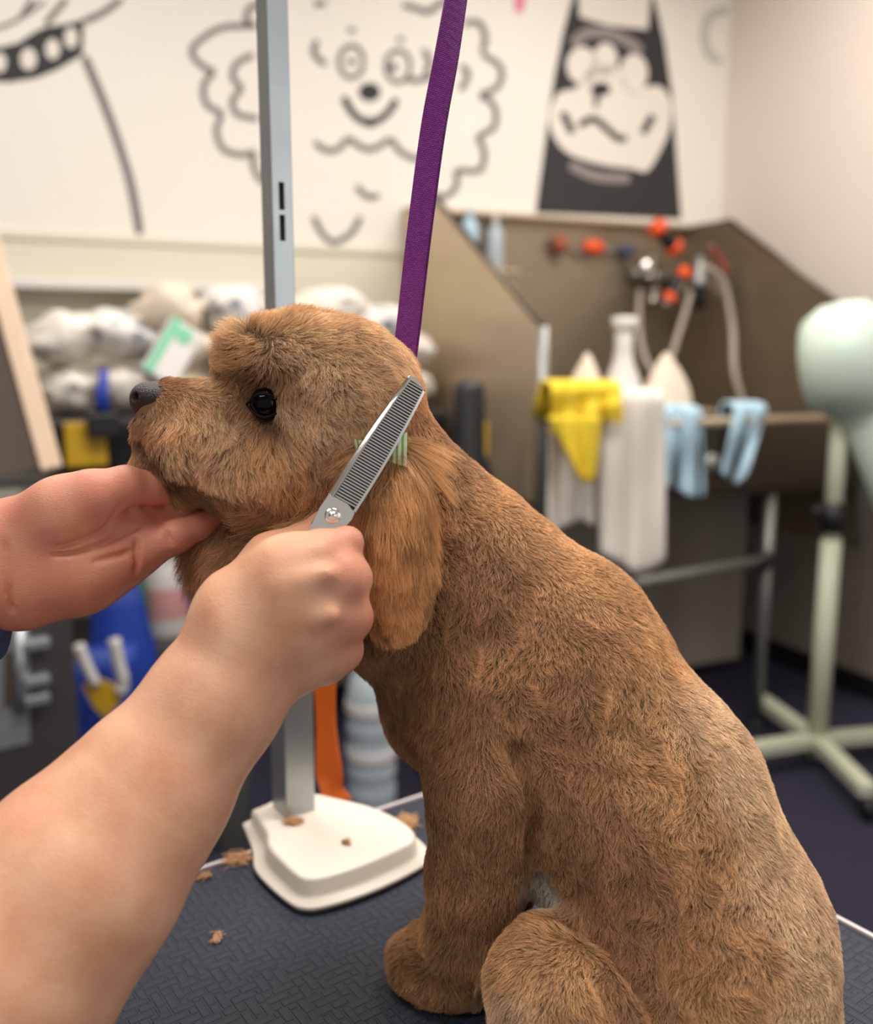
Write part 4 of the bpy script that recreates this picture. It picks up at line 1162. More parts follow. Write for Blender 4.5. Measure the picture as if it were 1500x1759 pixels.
# clothes: cuff, sleeves and the shirt just outside the frame
f = Field((-1.02, .18, .62), (-.20, .82, 1.62), .0085)
def S(a_, ra, b_, rb, k=.03): f.cone(np.array(a_, float), ra, np.array(b_, float), rb, k)
cu0 = P(-30, 1010, .598); el = P(-420, 1000, .585)
f.cone(P(-112, 1062, .590), px(cu0, 128), el, .062, .02); S(el, .062, (-.60, .60, 1.02), .075); S((-.60, .60, 1.02), .075, (-.78, .62, 1.42), .085)
ra_ = P(-330, 2040, .39); S((-.30, .36, .93), .066, (-.40, .33, .93), .072); S((-.40, .33, .93), .072, (-.76, .34, 1.42), .085)
S((-.80, .34, 1.45), .075, (-.80, .62, 1.45), .075); S((-.82, .48, 1.30), .15, (-.84, .48, .78), .15, .06); S((-.82, .40, 1.35), .10, (-.82, .58, 1.35), .10, .05)
V, Q = f.mesh(); V = relax(V, Q, 2); nn = vnormals(V, Q)
V = V + nn * (.004 * vnoise(V, 22, 41) + .002 * vnoise(V, 55, 42))[:, None]
link('shirt', qmesh('shirt', V, Q), M['denim'], person)['label'] = 'blue woven shirt sleeve'
MB().rings([[np.array([-.84 + .17 * math.cos(t) * s, .48 + .17 * math.sin(t) * s, z]) for t in np.linspace(0, 2 * PI, 20, endpoint=False)] for s, z in ((1, .86), (1.02, .7), (.85, .4), (.7, .05), (.7, 0))]).build('trousers', M['dark_grey'], person, smooth=True)

# ================================================================== THINNING SCISSORS
sc0 = P(571, 886, .5405); su = px(sc0, 1)
vx = np.array([1.0, 0, 0]); vy = np.array([0, ST, CT]); vz = np.array([0, -CT, ST])       # seen plane: right, up, towards the camera
bd = vx * .516 + vy * .857; bp_ = vx * .857 - vy * .516                                        # along the blade, across to the teeth
tilt = math.radians(-9); pit = math.radians(7); bd = bd * math.cos(pit) - vz * math.sin(pit); bd /= np.linalg.norm(bd)
bp2 = bp_ * math.cos(tilt) + vz * math.sin(tilt); bp2 -= bd * (bp2 @ bd); bp2 /= np.linalg.norm(bp2); bn = np.cross(bd, bp2); bn = bn if bn @ vz > 0 else -bn


def S2(x, y, z=0): return sc0 + (bd * x / .9925 + bp2 * y) * su + bn * z          # photo pixels along / across, metres towards us


sis = thing('thinning_scissors', S2(0, 0), 'polished steel thinning scissors with a toothed blade held against the dog ear', 'scissors')
LB = 274.0
# spine of the toothed blade
n = 14; out = []
def spine(x): return -26 + 10 * (x / LB) - 4 * math.sin(PI * x / LB)
def inner_(x): return spine(x) + 13 * (1 - .35 * x / LB)
def edge(x): return 29 - 2 * x / LB - (4 * (x / LB) ** 3) * 1.2 + 3 * math.sin(PI * x / LB)
mb = MB()
xs = np.linspace(28, LB, n)
R = []
for x in xs:
    a_, b_ = spine(x), inner_(x)
    R.append([S2(x, a_, -.0012), S2(x, a_ + 2, .0006), S2(x, b_ - 3, .0018), S2(x, b_, .0012), S2(x, b_, -.0012)])
mb.rings(R)
# ricasso block around the pivot, and the tip
mb.rings([[S2(-40, -22, z), S2(-40, 20, z), S2(10, 32, z), S2(24, 30, z), S2(31, 12, z), S2(29, -25, z), S2(0, -26, z)] for z in (-.0012, .0012)])
mb.rings([[S2(LB - 2, spine(LB), z), S2(LB - 3, edge(LB) - 3, z), S2(LB + 3, edge(LB) - 12, z), S2(LB + 7, spine(LB) + 12, z), S2(LB + 4, spine(LB) + 2, z)] for z in (-.0012, .0012)])
mb.build('toothed_blade', M['chrome'], sis, bevel=.0002)
mb = MB(); npt = 46
for i in range(npt):
    x = 32 + (LB - 6 - 32) * i / (npt - 1); w = 1.15
    a_, b_ = inner_(x) - 1, edge(x) - 2.2
    mb.hexa([S2(x - w, a_, -.0012), S2(x + w, a_, -.0012), S2(x + w + 2, b_, -.0008), S2(x - w + 2, b_, -.0008)], [S2(x - w, a_, .0012), S2(x + w, a_, .0012), S2(x + w + 2, b_, .0006), S2(x - w + 2, b_, .0006)])
tag(mb.build('teeth', M['chrome'], sis), kind='stuff')
# plain blade behind
mb = MB(); R = []
for x in np.linspace(-30, LB - 2, 16):
    t = max(x, 0) / LB
    R.append([S2(x, spine(x) + 2 + 6 * t, -.0016), S2(x, edge(x) - 5, -.0016), S2(x, edge(x) + 1.5, -.0022), S2(x, edge(x) - 3, -.0034), S2(x, spine(x) + 2 + 6 * t, -.0034)])
mb.rings(R); mb.build('plain_blade', M['blade_dark'], sis)
mb = MB(); mb.rings([[S2(x, edge(x) - 3, -.0014), S2(x, edge(x) + 1.8, -.0018), S2(x, edge(x) + 1.8, -.0024), S2(x, edge(x) - 3, -.0024)] for x in np.linspace(26, LB - 4, 14)])
mb.build('cutting_edge', M['chrome'], sis)
pv = MB().lathe(S2(0, 0, .0010), [(0, 0), (.0046, 0), (.0048, .0007), (.0043, .0016), (.0030, .0020), (.0026, .0018), (.0022, .0030), (.0012, .0036), (0, .0037)], 28, bn).build('pivot_screw', M['chrome'], sis, smooth=True)
# shanks and finger rings inside the fist
for sgn, zz, yy in ((1, -.0006, 12), (-1, -.0026, -12)):
    pth = [S2(-30, yy * .4, zz), S2(-80, yy * 1.0, zz), S2(-150, yy * 2.2, zz), S2(-190, yy * 2.8, zz)]
    MB().tube(spline(pth, 5), .0028, 10).build('shank', M['chrome'], sis, smooth=True)
    rc = S2(-228, yy * 4.2, zz); ring = [[rc + (bd * math.cos(t) * (.0125 + .0026 * math.cos(q)) + bp2 * math.sin(t) * (.0105 + .0026 * math.cos(q))) + bn * .0026 * math.sin(q) for q in np.linspace(0, 2 * PI, 8, endpoint=False)] for t in np.linspace(0, 2 * PI, 24, endpoint=False)]
    MB().rings(ring, closed=True, cap=False).build('finger_ring', M['chrome'], sis, smooth=True)


# ------------------------------------------------------------------ striped hair bow on the ear
def bow_mat():
    m = mat('green_striped_ribbon', (150, 196, 84), 0.4)
    nt = m.node_tree; b = nt.nodes['Principled BSDF']
    uv = nt.nodes.new('ShaderNodeUVMap'); uv.uv_map = 'uv'
    wv = nt.nodes.new('ShaderNodeTexWave'); wv.inputs['Scale'].default_value = 0.95; wv.wave_profile = 'SIN'; wv.inputs['Distortion'].default_value = .2
    nt.links.new(uv.outputs['UV'], wv.inputs['Vector'])
    r = nt.nodes.new('ShaderNodeValToRGB'); r.color_ramp.elements[0].position = .30; r.color_ramp.elements[0].color = lin((132, 184, 62)) + (1,)
    r.color_ramp.elements[1].position = .5; r.color_ramp.elements[1].color = lin((234, 242, 214)) + (1,)
    nt.links.new(wv.outputs['Fac'], r.inputs['Fac']); nt.links.new(r.outputs['Color'], b.inputs['Base Color'])
    return m


bowm = bow_mat()
bow = thing('hair_bow', P(652, 774, .567), 'small green and white striped ribbon bow clipped at the top of the ear', 'bow')


def loop(name, c, outer_top, outer_bot, pinch, depth):
    # ribbon loop: from the knot out to the outer edge and back, two layers
    nu, nv = 10, 5; V = []; UV = []; F_ = []
    for layer in (0, 1):
        for i in range(nu):
            t = i / (nu - 1)
            for j in range(nv):
                s = j / (nv - 1)
                o_ = outer_top + (outer_bot - outer_top) * s; p0 = c + (o_ - c) * 0 + np.array([0, 0, pinch * (.5 - s)])
                p = p0 + (o_ - p0) * t; bul = math.sin(PI * min(t * 1.05, 1)) * depth
                p = p + np.array([0, (-bul if layer == 0 else bul * .6), 0]); V.append(p); UV.append((t * 1.6 + layer, s))
    for l in (0, 1):
        for i in range(nu - 1):
            for j in range(nv - 1):
                a_ = l * nu * nv + i * nv + j; F_.append((a_, a_ + 1, a_ + nv + 1, a_ + nv))
    for j in range(nv - 1):
        a_ = (nu - 1) * nv + j; F_.append((a_, a_ + 1, a_ + 1 + nu * nv, a_ + nu * nv))
    me = bpy.data.meshes.new(name); me.from_pydata([tuple(v) for v in V], [], F_); me.update()
    ul = me.uv_layers.new(name='uv')
    for lp in me.loops: ul.data[lp.index].uv = UV[lp.vertex_index]
    return link(name, me, bowm, bow, smooth=True)


bc = P(655, 775, .568)
loop('loop', bc, P(700, 742, .565), P(699, 802, .565), .008, .005)
loop('loop', bc, P(606, 754, .571), P(616, 802, .571), .008, .005)
mb = MB().ell(bc + [0, -.003, 0], (.0045, .0045, .0065), 14, 8); me_ = mb.build('knot', M['green'], bow, smooth=True); me_.data.materials.clear(); me_.data.materials.append(mat('ribbon_knot', (150, 196, 84), .4))

# ------------------------------------------------------------------ loose fur clippings
def clipping(u, v, z, L, seed, label, n=26, spread=.004):
    r = np.random.default_rng(seed); c = T(u, v, z + .0008); mb = MB(); a0 = r.uniform(0, PI)
    for i in range(n):
        a_ = a0 + r.normal(0, .45); p = c + np.array([r.normal(0, spread), r.normal(0, spread), abs(r.normal(0, .0012))])
        d = np.array([math.cos(a_), math.sin(a_), 0]) * L * r.uniform(.3, .6); q = np.array([-d[1], d[0], 0]) * r.uniform(-.35, .35)
        mb.tube([p - d, p - d * .3 + q + Z3 * .0012, p + d * .4 + q + Z3 * .0012, p + d], .00042, 4)
    o = mb.build('fur_clipping', mat('clipped_fur', (206, 160, 118), .8, var=.2, vscale=200), None)
    tag(o, label, 'fur clipping', 'loose fur clippings')


clipping(374, 1611, ZT, .013, 1, 'thin curved wisp of pale fur alone on the navy mat', 18, .0012)
clipping(350, 1506, ZT, .010, 2, 'small pale fur tuft beside the white table edge near the forearm', 26, .002)
clipping(408, 1476, ZT, .016, 3, 'brown fur tuft between the white table edge and the foot plate', 70, .0045)
clipping(503, 1413, ztop, .014, 4, 'tan fur tuft on the foot plate in front of the post', 40, .003)
clipping(596, 1447, ztop, .008, 5, 'tiny tan fur tuft in the middle of the foot plate', 20, .0015)
clipping(698, 1412, ZT, .018, 6, 'brown fur tuft on the mat behind the right corner of the foot plate', 80, .005)

# ================================================================== THE DOG
dog_root = P(1050, 1600, .62); dog_root[2] = ZT + .002
dog = thing('dog', dog_root, 'curly apricot brown dog with trimmed coat sitting in profile on the navy table', 'dog')
fd = Field((-.27, .44, ZT + .001), (.33, .80, 1.36), .0042)


def C(*q, k=.02): fd.chain([pr(*x) for x in q], k)


# trunk
C((1205, 1600, .585, 192), (1103, 1372, .615, 188), (948, 1130, .645, 168), (795, 985, .65, 142), (686, 808, .637, 96), k=.03)
C((1205, 1600, .585, 192), (1224, 1760, .565, 200), k=.03)
C((800, 1190, .655, 146), (765, 1015, .65, 132), k=.03)
C((890, 1320, .66, 138), (1075, 1430, .64, 118), k=.02)
# near front leg
C((850, 1170, .612, 116), (840, 1320, .600, 104), (834, 1400, .598, 88), k=.014)
C((834, 1400, .600, 90), (822, 1500, .602, 82), (806, 1600, .606, 72), (786, 1664, .607, 63), k=.012)
C((872, 1370, .590, 48), (862, 1425, .592, 42), k=.010)
for q in ((712, 1648, .629, 43), (706, 1668, .619, 33), (726, 1684, .609, 35), (756, 1694, .600, 36), (744, 1640, .618, 52)):
    fd.cone(*pr(*q), *pr(q[0] + 34, q[1] - 14, q[2] - .003, q[3]), .006)
# far front leg
C((850, 1230, .70, 100), (850, 1400, .70, 84), (846, 1500, .69, 70), (838, 1590, .685, 58), k=.015)
C((838, 1590, .685, 52), (800, 1600, .69, 46), k=.01)
# near thigh, shank and foot
C((1150, 1690, .565, 150), (952, 1682, .543, 102), k=.016)
C((940, 1710, .533, 92), (985, 1790, .520, 80), k=.015)
C((985, 1810, .516, 74), (905, 1815, .518, 62), k=.015)
# far hind foot peeping out under the belly
C((922, 1500, .600, 32), (972, 1548, .589, 28), k=.005)
C((1100, 1560, .665, 110), (1050, 1570, .665, 70), k=.02)
# tail stub
C((1390, 1790, .60, 60), (1462, 1850, .59, 40), k=.015)
# neck front / throat / flap behind the jaw
C((610, 850, .64, 108), (455, 925, .642, 72), (390, 935, .645, 52), k=.02)
C((660, 1000, .65, 140), (560, 960, .65, 110), k=.03)
# head
hc = pr(580, 692, .632, 1)
fd.ell(hc[0], (142 * hc[1], .056, 136 * hc[1]), .02)
C((500, 645, .632, 88), (455, 640, .630, 66), k=.02)
for Y in (.612, .650): C((500, 612, Y, 58), (428, 612, Y, 42), k=.012)
C((460, 742, .629, 96), (310, 712, .626, 54), (278, 694, .625, 36), k=.014)
for Y in (.611, .644):
    C((430, 780, Y, 66), (320, 770, Y, 56), (268, 742, Y + (.628 - Y) * .5, 36), k=.012)
    C((540, 790, Y - (.628 - Y) * .3, 84), (440, 800, Y, 72), k=.015)
C((470, 812, .628, 64), (320, 820, .627, 40), (262, 792, .627, 32), k=.008)
C((400, 836, .622, 42), (480, 836, .618, 44), k=.010)
# eye sockets
E0 = P(456, 694, .589)
fd.cone(E0 + [0, -.012, 0], .0092, E0 + [0, .001, 0], .0080, .005, sub=True)
E1 = np.array([E0[0], 2 * .631 - E0[1], E0[2]])
fd.cone(E1 + [0, .012, 0], .0092, E1 + [0, -.001, 0], .0080, .005, sub=True)
def onbody(u, v):
    for Y in np.arange(.47, .70, .0015):
        p = P(u, v, Y); i = np.round((p - fd.lo) / fd.h).astype(int)
        if np.all(i >= 0) and np.all(i < fd.n) and fd.F[tuple(i)] < 0: return p
    return P(u, v, .6)


for path, r_ in (([(878, 1270), (900, 1320), (914, 1365), (918, 1410), (912, 1470)], .0065), ([(985, 1592), (1040, 1622), (1085, 1670), (1110, 1730)], .0050), ([(700, 1655), (706, 1690)], .003), ([(722, 1660), (735, 1708)], .003), ([(742, 1668), (762, 1715)], .0028)):
    q_ = [onbody(u, v) for u, v, _ in spline([(x, y, 0) for x, y in path], 4)]
    for a_, b_ in zip(q_[:-1], q_[1:]): fd.cone(a_, r_, b_, r_, .007, sub=True)
for side in (-1, 1):                                   # the line of the mouth, both sides
    mp3 = [P(u, v, .63 + side * d) for u, v, d in ((236, 730, .006), (246, 760, .022), (275, 806, .030), (320, 842, .034), (370, 862, .036))]
    for a_, b_ in zip(mp3[:-1], mp3[1:]): fd.cone(a_, .0036, b_, .0036, .004, sub=True)
fd.above(ZT + .002)
DV, DQ = fd.mesh(); DV = relax(DV, DQ, 2, .5); DN = vnormals(DV, DQ)

# fur map in the profile view: u, v, flow du dv, length mm, lift, wave, clump, colour
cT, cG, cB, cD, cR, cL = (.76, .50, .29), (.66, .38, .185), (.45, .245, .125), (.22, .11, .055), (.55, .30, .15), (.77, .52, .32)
GUIDE = [
    (398, 578, -.7, -.4, 16, .75, .5, .4, cT), (452, 560, .5, -.5, 15, .65, .5, .4, cT), (520, 552, .85, -.2, 13, .55, .5, .4, cT), (600, 565, .9, .15, 13, .4, .5, .4, cT),
    (660, 610, .8, .6, 12, .35, .5, .4, cT), (705, 680, .5, .9, 10, .35, .4, .4, cG), (545, 640, .4, .7, 15, .35, .6, .6, cT), (620, 690, .25, .9, 15, .35, .6, .6, cT), (560, 720, .2, .95, 15, .3, .6, .6, cT),
    (650, 750, -.1, .9, 14, .3, .5, .5, cG), (400, 620, -.8, .2, 14, .6, .4, .5, cG), (440, 605, -.6, .4, 13, .5, .4, .6, cG), (485, 600, .5, .45, 14, .4, .5, .6, cT), (440, 640, -.6, .6, 11, .45, .4, .5, cD), (470, 655, -.1, .9, 9, .3, .3, .4, cD), (500, 660, .4, .8, 12, .3, .5, .5, cB),
    (500, 710, .3, .9, 12, .25, .5, .5, cT), (430, 690, -.4, .7, 5, .2, .2, .2, cD), (410, 700, -.2, .9, 7, .25, .3, .3, cB), (470, 725, .1, 1, 7, .2, .3, .3, cD), (380, 660, .6, -.2, 8, .3, .4, .3, cG),
    (340, 655, .8, -.2, 7, .3, .4, .3, cT), (295, 655, .7, .0, 5, .25, .3, .3, cB), (290, 690, .7, .5, 5, .2, .2, .3, cB), (330, 690, .5, .8, 10, .25, .4, .5, cG),
    (360, 720, .25, 1, 18, .22, .5, .9, cT), (400, 745, .3, 1, 20, .2, .5, .95, cT), (315, 740, .15, 1, 17, .2, .4, .9, cG), (265, 740, -.05, 1, 11, .25, .4, .5, cB), (240, 735, -.3, .8, 9, .3, .3, .5, cB),
    (300, 785, .15, 1, 19, .2, .4, .95, cT), (360, 800, .15, 1, 21, .2, .4, .95, cT), (450, 760, .15, 1, 19, .18, .4, .9, cG), (430, 810, .2, 1, 20, .2, .4, .95, cT), (500, 790, .1, 1, 20, .18, .4, .9, cG),
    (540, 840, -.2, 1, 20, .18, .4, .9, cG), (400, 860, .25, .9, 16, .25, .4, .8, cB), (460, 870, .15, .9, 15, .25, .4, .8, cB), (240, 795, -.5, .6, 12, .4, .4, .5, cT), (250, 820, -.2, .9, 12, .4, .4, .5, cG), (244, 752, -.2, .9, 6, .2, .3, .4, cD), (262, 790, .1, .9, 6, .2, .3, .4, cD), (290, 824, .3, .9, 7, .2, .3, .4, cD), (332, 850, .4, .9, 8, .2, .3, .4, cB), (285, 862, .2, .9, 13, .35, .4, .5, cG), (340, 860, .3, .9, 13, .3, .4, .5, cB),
    (600, 790, -.5, .8, 26, .12, .4, .7, cB), (560, 850, -.75, .7, 45, .08, .35, .8, cG), (500, 890, -.8, .6, 50, .07, .35, .8, cG), (430, 920, -.7, .7, 46, .08, .35, .8, cB), (370, 940, -.5, .85, 36, .1, .35, .8, cB),
    (640, 880, -.3, 1, 40, .08, .35, .8, cG), (580, 980, -.1, 1, 30, .1, .3, .7, cB), (640, 1080, .0, 1, 16, .15, .4, .5, cB),
    (725, 730, .3, .9, 8, .4, .5, .4, cR), (760, 800, .3, .9, 8, .4, .5, .5, cR), (720, 860, .1, 1, 9, .35, .5, .5, cR), (830, 840, .6, .7, 7, .4, .5, .45, cG), (920, 900, .6, .7, 7, .4, .5, .45, cG), (800, 940, .2, .95, 9, .38, .6, .5, cR),
    (1000, 980, .6, .75, 7, .4, .5, .45, cG), (900, 1010, .3, .95, 9, .38, .6, .55, cR), (780, 1060, .0, 1, 10, .38, .6, .55, cR), (680, 1150, -.1, 1, 11, .3, .5, .5, cB), (690, 1260, .1, 1, 10, .3, .5, .5, cB),
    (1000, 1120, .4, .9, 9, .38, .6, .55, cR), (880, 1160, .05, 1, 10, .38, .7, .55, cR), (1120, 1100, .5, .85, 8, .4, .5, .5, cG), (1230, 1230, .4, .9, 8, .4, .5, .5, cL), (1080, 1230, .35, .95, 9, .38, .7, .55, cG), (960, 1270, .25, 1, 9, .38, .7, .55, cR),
    (800, 1240, .0, 1, 10, .34, .5, .5, cR), (740, 1350, .0, 1, 9, .3, .4, .5, cB), (850, 1360, .1, 1, 10, .32, .5, .5, cR), (890, 1400, .0, 1, 10, .3, .4, .5, cR), (830, 1450, .0, 1, 8, .28, .4, .4, cB), (760, 1500, .0, 1, 7, .28, .3, .4, cB), (850, 1540, .0, 1, 7, .28, .3, .4, cB),
    (780, 1600, -.1, 1, 8, .3, .4, .4, cB), (720, 1620, -.7, .3, 9, .4, .5, .5, cG), (690, 1670, -.5, .8, 9, .35, .5, .5, cG), (770, 1700, -.2, .9, 8, .3, .4, .5, cB),
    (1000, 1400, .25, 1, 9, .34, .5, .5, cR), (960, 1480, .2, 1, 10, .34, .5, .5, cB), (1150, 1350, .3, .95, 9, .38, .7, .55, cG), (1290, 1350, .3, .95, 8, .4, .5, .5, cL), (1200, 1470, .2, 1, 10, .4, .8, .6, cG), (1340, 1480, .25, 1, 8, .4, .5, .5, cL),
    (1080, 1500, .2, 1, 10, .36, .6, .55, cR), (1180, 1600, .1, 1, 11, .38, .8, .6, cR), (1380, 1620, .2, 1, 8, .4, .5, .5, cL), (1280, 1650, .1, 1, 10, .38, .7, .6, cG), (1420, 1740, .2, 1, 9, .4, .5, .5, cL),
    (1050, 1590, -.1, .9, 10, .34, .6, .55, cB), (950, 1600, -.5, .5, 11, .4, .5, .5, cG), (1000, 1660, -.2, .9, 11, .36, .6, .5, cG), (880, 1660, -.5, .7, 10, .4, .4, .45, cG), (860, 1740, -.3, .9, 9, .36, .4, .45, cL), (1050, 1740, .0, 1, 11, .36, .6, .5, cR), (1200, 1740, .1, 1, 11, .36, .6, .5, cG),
]
GU = np.array([g[:2] for g in GUIDE], float); GF = np.array([g[2:4] for g in GUIDE], float); GF /= np.linalg.norm(GF, axis=1, keepdims=True)
GP = np.array([g[4:8] for g in GUIDE], float); GC = np.array([g[8] for g in GUIDE], float)


def guide(pos):
    # lateral view of the animal: everything is read at the depth of its middle plane so both flanks share it
    q = pos.copy(); u, v = proj(q)
    out_f = np.zeros((len(pos), 2)); out_p = np.zeros((len(pos), 4)); out_c = np.zeros((len(pos), 3))
    for s in range(0, len(pos), 40000):
        e = slice(s, s + 40000)
        d2 = (u[e, None] - GU[None, :, 0]) ** 2 + (v[e, None] - GU[None, :, 1]) ** 2
        w = 1 / (d2 + 150.0) ** 2.0; w /= w.sum(1, keepdims=True)
        out_f[e] = w @ GF; out_p[e] = w @ GP; out_c[e] = w @ GC
    return out_f, out_p, out_c


def near_fluff(pos):                                # the pale foot under the belly
    c = P(950, 1524, .592); return np.clip(1.7 - np.linalg.norm(pos - c, axis=1) / .021, 0, 1)


def finish_body(me, V):
    f, p, c = guide(V)
    k = near_fluff(V)[:, None]; c = c * (1 - k) + np.array((.62, .56, .46)) * k * 1.2
    at = me.attributes.new('ucol', 'FLOAT_COLOR', 'POINT')
    at.data.foreach_set('color', np.concatenate([c, np.ones((len(c), 1))], 1).astype(np.float32).ravel())


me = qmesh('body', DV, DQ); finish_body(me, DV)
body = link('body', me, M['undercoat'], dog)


def sample(V, Q, N, n, weight):
    q = V[Q]; ar = np.linalg.norm(np.cross(q[:, 2] - q[:, 0], q[:, 3] - q[:, 1]), axis=1) / 2 * weight
    cs = np.cumsum(ar); i = np.searchsorted(cs, rng.random(n) * cs[-1]); i = np.minimum(i, len(Q) - 1)
    a, b = rng.random((n, 1)), rng.random((n, 1))
    def bl(X): X = X[Q[i]]; return (X[:, 0] * (1 - a) + X[:, 1] * a) * (1 - b) + (X[:, 3] * (1 - a) + X[:, 2] * a) * b
    nn = bl(N); return bl(V), nn / (np.linalg.norm(nn, axis=1, keepdims=True) + 1e-9)


def strands(name, pos, nrm, flow, length, lift, wave, clump, colr, parent, K=5, rad=.00011, clump_n=9, grav=.0, wfreq=2.2, tip=.25, part_label=None, jitter=.35):
    n = len(pos)
    tn = flow - nrm * (flow * nrm).sum(1, keepdims=True); tn /= np.linalg.norm(tn, axis=1, keepdims=True) + 1e-9
    bt = np.cross(nrm, tn)
    ang = jitter * vnoise(pos, 90, 3) * 2.2 * np.clip(wave, 0, 1) * 2 + rng.normal(0, .16, n)
    tn2 = tn * np.cos(ang)[:, None] + bt * np.sin(ang)[:, None]; bt = np.cross(nrm, tn2)
    L = length * rng.uniform(.72, 1.12, n)
    pts = np.zeros((n, K, 3)); pts[:, 0] = pos - nrm * .0006
    ph = vnoise(pos, 120, 5) * 6 + rng.uniform(-.5, .5, n)
    for j in range(1, K):
        t = j / (K - 1); tm = (j - .5) / (K - 1)
        lf = np.clip(lift + .35 * (1 - tm) - .1 * tm, .02, 1)
        d = tn2 * np.sqrt(1 - lf ** 2)[:, None] + nrm * lf[:, None]
        d = d + bt * (wave * .75 * np.sin(tm * wfreq * PI + ph))[:, None] + nrm * (wave * .18 * np.cos(tm * wfreq * PI + ph))[:, None]
        d[:, 2] -= grav * tm
        d /= np.linalg.norm(d, axis=1, keepdims=True)
        pts[:, j] = pts[:, j - 1] + d * (L / (K - 1))[:, None]
    if clump_n:
        m = max(n // clump_n, 1); sel = rng.choice(n, m, replace=False); kd = kdtree.KDTree(m)
        for i, p in enumerate(pos[sel]): kd.insert(p, i)
        kd.balance(); near = np.array([kd.find(p)[1] for p in pos]); g = sel[near]
        for j in range(1, K):
            w = (clump * (j / (K - 1)) ** 1.3)[:, None]
            pts[:, j] = pts[:, j] * (1 - w) + (pts[g, j] + (pos - pos[g]) * .12) * w
    # strands lie down under the scissor blades
    q = pts - sc0; al = q @ bd / su; ac = q @ bp2 / su; hh = q @ bn
    hit = (al > -70) & (al < 300) & (ac > -60) & (ac < 62) & (hh > -.0065)
    pts = pts - bn * np.where(hit, hh + .0065, 0)[..., None]
    cu = bpy.data.hair_curves.new(name); cu.add_curves([K] * n)
    cu.attributes['position'].data.foreach_set('vector', pts.astype(np.float32).ravel())
    r = np.linspace(1, tip, K)[None, :] * rad * rng.uniform(.8, 1.2, (n, 1))
    at = cu.attributes.new('radius', 'FLOAT', 'POINT'); at.data.foreach_set('value', r.astype(np.float32).ravel())
    at = cu.attributes.new('fcol', 'FLOAT_COLOR', 'CURVE')
    at.data.foreach_set('color', np.concatenate([np.clip(colr, 0, 1), np.ones((n, 1))], 1).astype(np.float32).ravel())
    cu.materials.append(M['fur'])
    o = bpy.data.objects.new(name, cu); COL.objects.link(o); o.parent = parent
    return o


NF = 470000
qc = DV[DQ].mean(1); qn = np.cross(DV[DQ[:, 2]] - DV[DQ[:, 0]], DV[DQ[:, 3]] - DV[DQ[:, 1]]); qn /= np.linalg.norm(qn, axis=1, keepdims=True) + 1e-12
view = CAM - qc; view /= np.linalg.norm(view, axis=1, keepdims=True); fc = (qn * view).sum(1)
w = np.where(fc > -.35, 1.0, .22); w[qc[:, 2] < ZT + .004] *= .2
uq, vq = proj(qc); w *= np.where((uq > 230) & (uq < 760) & (vq < 960) & (fc > -.35), 1.25, 1.0)
w *= np.where((np.linalg.norm(qc - E0, axis=1) < .0088) | (np.linalg.norm(qc - E1, axis=1) < .0088), 0, 1)
w *= np.where(((qc - P(262, 691, .624)) ** 2 / np.array([.0160, .018, .0138]) ** 2).sum(1) < 1, 0, 1)
w *= np.where(vq > 1850, .15, 1)
pos, nrm = sample(DV, DQ, DN, NF, w)
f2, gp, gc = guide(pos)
xr = np.array([1.0, 0, 0]); up = np.array([0, ST, CT])
flow = f2[:, :1] * xr - f2[:, 1:] * up
wig = vnoise(pos, 45, 11)[:, None] * xr * .5 + vnoise(pos, 45, 12)[:, None] * Z3 * .4 + vnoise(pos, 45, 13)[:, None] * np.array([0, 1., 0]) * .4
flow = flow + wig * gp[:, 2:3]
ln = gp[:, 0] * .001 * (1 + .22 * vnoise(pos, 70, 2) + .1 * vnoise(pos, 22, 4))
mott = 1 + .16 * vnoise(pos, 26, 8) + .24 * vnoise(pos, 75, 9)
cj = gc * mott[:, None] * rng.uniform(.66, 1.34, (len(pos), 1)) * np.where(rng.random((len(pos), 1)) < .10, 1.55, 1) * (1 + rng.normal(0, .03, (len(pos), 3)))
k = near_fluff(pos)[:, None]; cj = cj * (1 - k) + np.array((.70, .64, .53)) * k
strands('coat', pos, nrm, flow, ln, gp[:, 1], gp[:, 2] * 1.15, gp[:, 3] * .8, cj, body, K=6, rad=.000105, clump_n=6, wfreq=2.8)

# ------------------------------------------------------------------ hanging near ear with its long hair
fe = Field(P(560, 720, .56) + [-.02, -.03, .02], P(800, 1150, .56) + [.03, .05, -.03], .003) if False else Field((-.08, .52, 1.10), (.04, .62, 1.34), .0028)
for q0, q1 in (((668, 790, .585, 34), (672, 850, .578, 38)), ((672, 850, .578, 38), (676, 940, .574, 48)), ((676, 940, .574, 48), (678, 1020, .574, 44)), ((678, 1020, .574, 44), (678, 1050, .577, 28))):
    a_, ra = pr(*q0); b_, rb = pr(*q1); L = b_ - a_
    for t in np.linspace(0, 1, 5):
        c_ = a_ + L * t; r_ = ra + (rb - ra) * t; fe.ell(c_, (r_, .0095, r_ * 1.1), .006)
EV, EQ = fe.mesh(); EV = relax(EV, EQ, 2); EN = vnormals(EV, EQ)
me = qmesh('ear', EV, EQ)
at = me.attributes.new('ucol', 'FLOAT_COLOR', 'POINT'); at.data.foreach_set('color', np.tile(np.array([.45, .22, .09, 1], np.float32), len(EV)))
ear = link('ear', me, M['undercoat'], dog); ear['label'] = 'long straight haired near ear hanging down'
n = 40000
pos, nrm = sample(EV, EQ, EN, n, np.where((EV[EQ].mean(1) - CAM)[:, 1] < .6, 1, .5))
ue, ve = proj(pos)
fl = np.stack([(ue - 680) / 260 + .05 + .14 * vnoise(pos, 60, 21), .1 * vnoise(pos, 60, 22), -np.ones(n)], 1)
strip = vnoise(np.stack([pos[:, 0] * 3.2, pos[:, 1], pos[:, 2] * .35], 1), 60, 23)
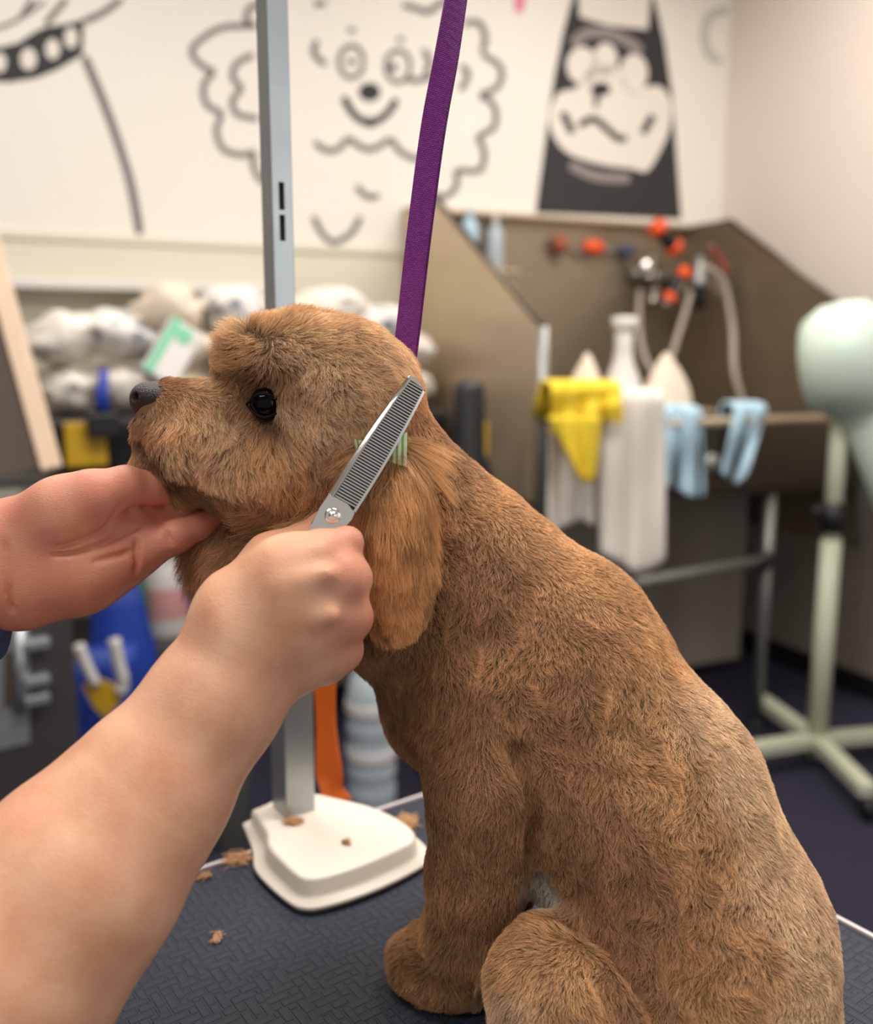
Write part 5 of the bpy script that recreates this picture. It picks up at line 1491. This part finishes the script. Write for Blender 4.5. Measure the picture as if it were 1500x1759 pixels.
ce = np.array((.70, .385, .165))[None] * (1 + .45 * strip)[:, None] * rng.uniform(.75, 1.3, (n, 1))
ln = np.clip(.05 - .00012 * (ve - 800), .016, .05) * (1 + .2 * strip)
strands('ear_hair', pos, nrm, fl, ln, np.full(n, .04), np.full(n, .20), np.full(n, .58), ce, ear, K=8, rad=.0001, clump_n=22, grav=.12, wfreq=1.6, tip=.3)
# the far ear, hidden behind the head from here
ff = Field((-.10, .66, 1.10), (.04, .76, 1.34), .004)
for q0, q1 in (((640, 800, .694, 40), (650, 880, .70, 48)), ((650, 880, .70, 48), (655, 980, .70, 50))):
    a_, ra = pr(*q0); b_, rb = pr(*q1)
    for t in np.linspace(0, 1, 4):
        r_ = ra + (rb - ra) * t; ff.ell(a_ + (b_ - a_) * t, (r_, .010, r_ * 1.1), .006)
FV, FQ = ff.mesh(); FV = relax(FV, FQ, 2); FN = vnormals(FV, FQ)
me = qmesh('ear', FV, FQ)
at = me.attributes.new('ucol', 'FLOAT_COLOR', 'POINT'); at.data.foreach_set('color', np.tile(np.array([.45, .22, .09, 1], np.float32), len(FV)))
ear2 = link('ear', me, M['undercoat'], dog)
n = 5000
pos, nrm = sample(FV, FQ, FN, n, 1.0)
strands('ear_hair', pos, nrm, np.tile([0.1, 0, -1.], (n, 1)), np.full(n, .035), np.full(n, .05), np.full(n, .3), np.full(n, .6), np.array((.55, .29, .12))[None] * rng.uniform(.75, 1.3, (n, 1)), ear2, K=6, rad=.00014, clump_n=30, grav=.1)

# ------------------------------------------------------------------ eyes, lids, nose
for s, e in ((1, E0), (-1, E1)):
    c_ = e + np.array([0, .0025 * s, 0])
    eye = MB().ell(c_, (.0104, .0104, .0104), 28, 20).build('eye', M['eye'], dog, smooth=True)
    lid = []
    for side in (1, -1):
        arc = [c_ + np.array([-.0118 + .0236 * t, -s * (.0030 + .0050 * math.sin(PI * t)), side * (.0074 if side > 0 else .0076) * math.sin(PI * t) - .0012 + .001 * (1 - t)]) for t in np.linspace(0, 1, 9)]
        MB().tube(arc, [.0006, .0010, .0012, .0013, .0013, .0013, .0012, .0010, .0006], 8).build('eyelid', M['lid'], eye, smooth=True)
fn = Field(P(205, 730, .64) + [-.005, -.045, 0], P(310, 640, .60) + [0, .06, .005], .0008)
na, nr_ = pr(268, 682, .624, 30); nb, nb_ = pr(255, 686, .624, 27)
fn.ell(na, (.0150, .0170, .0105), .004)
fn.ell(nb + [-.003, 0, -.001], (.0085, .0128, .0110), .004)
fn.cone(*pr(243, 702, .624, 13), *pr(247, 720, .624, 9), .004)
for s in (-1, 1):
    fn.ell(na + [.006, s * .0095, -.0014], (.0095, .0068, .0080), .003)
    q = na + np.array([-.0072, s * .0108, -.0008])
    fn.cone(q + [-.004, s * .003, .0012], .0030, q + [.004, -s * .004, .0010], .0022, .0012, sub=True)
    fn.cone(q + [.001, s * .004, -.0042], .0009, q + [.009, s * .006, -.0052], .0007, .001, sub=True)
fn.cone(nb + [-.0105, 0, .008], .0007, nb + [-.009, 0, -.012], .0007, .0012, sub=True)
NV, NQ = fn.mesh(); NV = relax(NV, NQ, 2, .4)
link('nose', qmesh('nose', NV, NQ), M['nose'], dog)
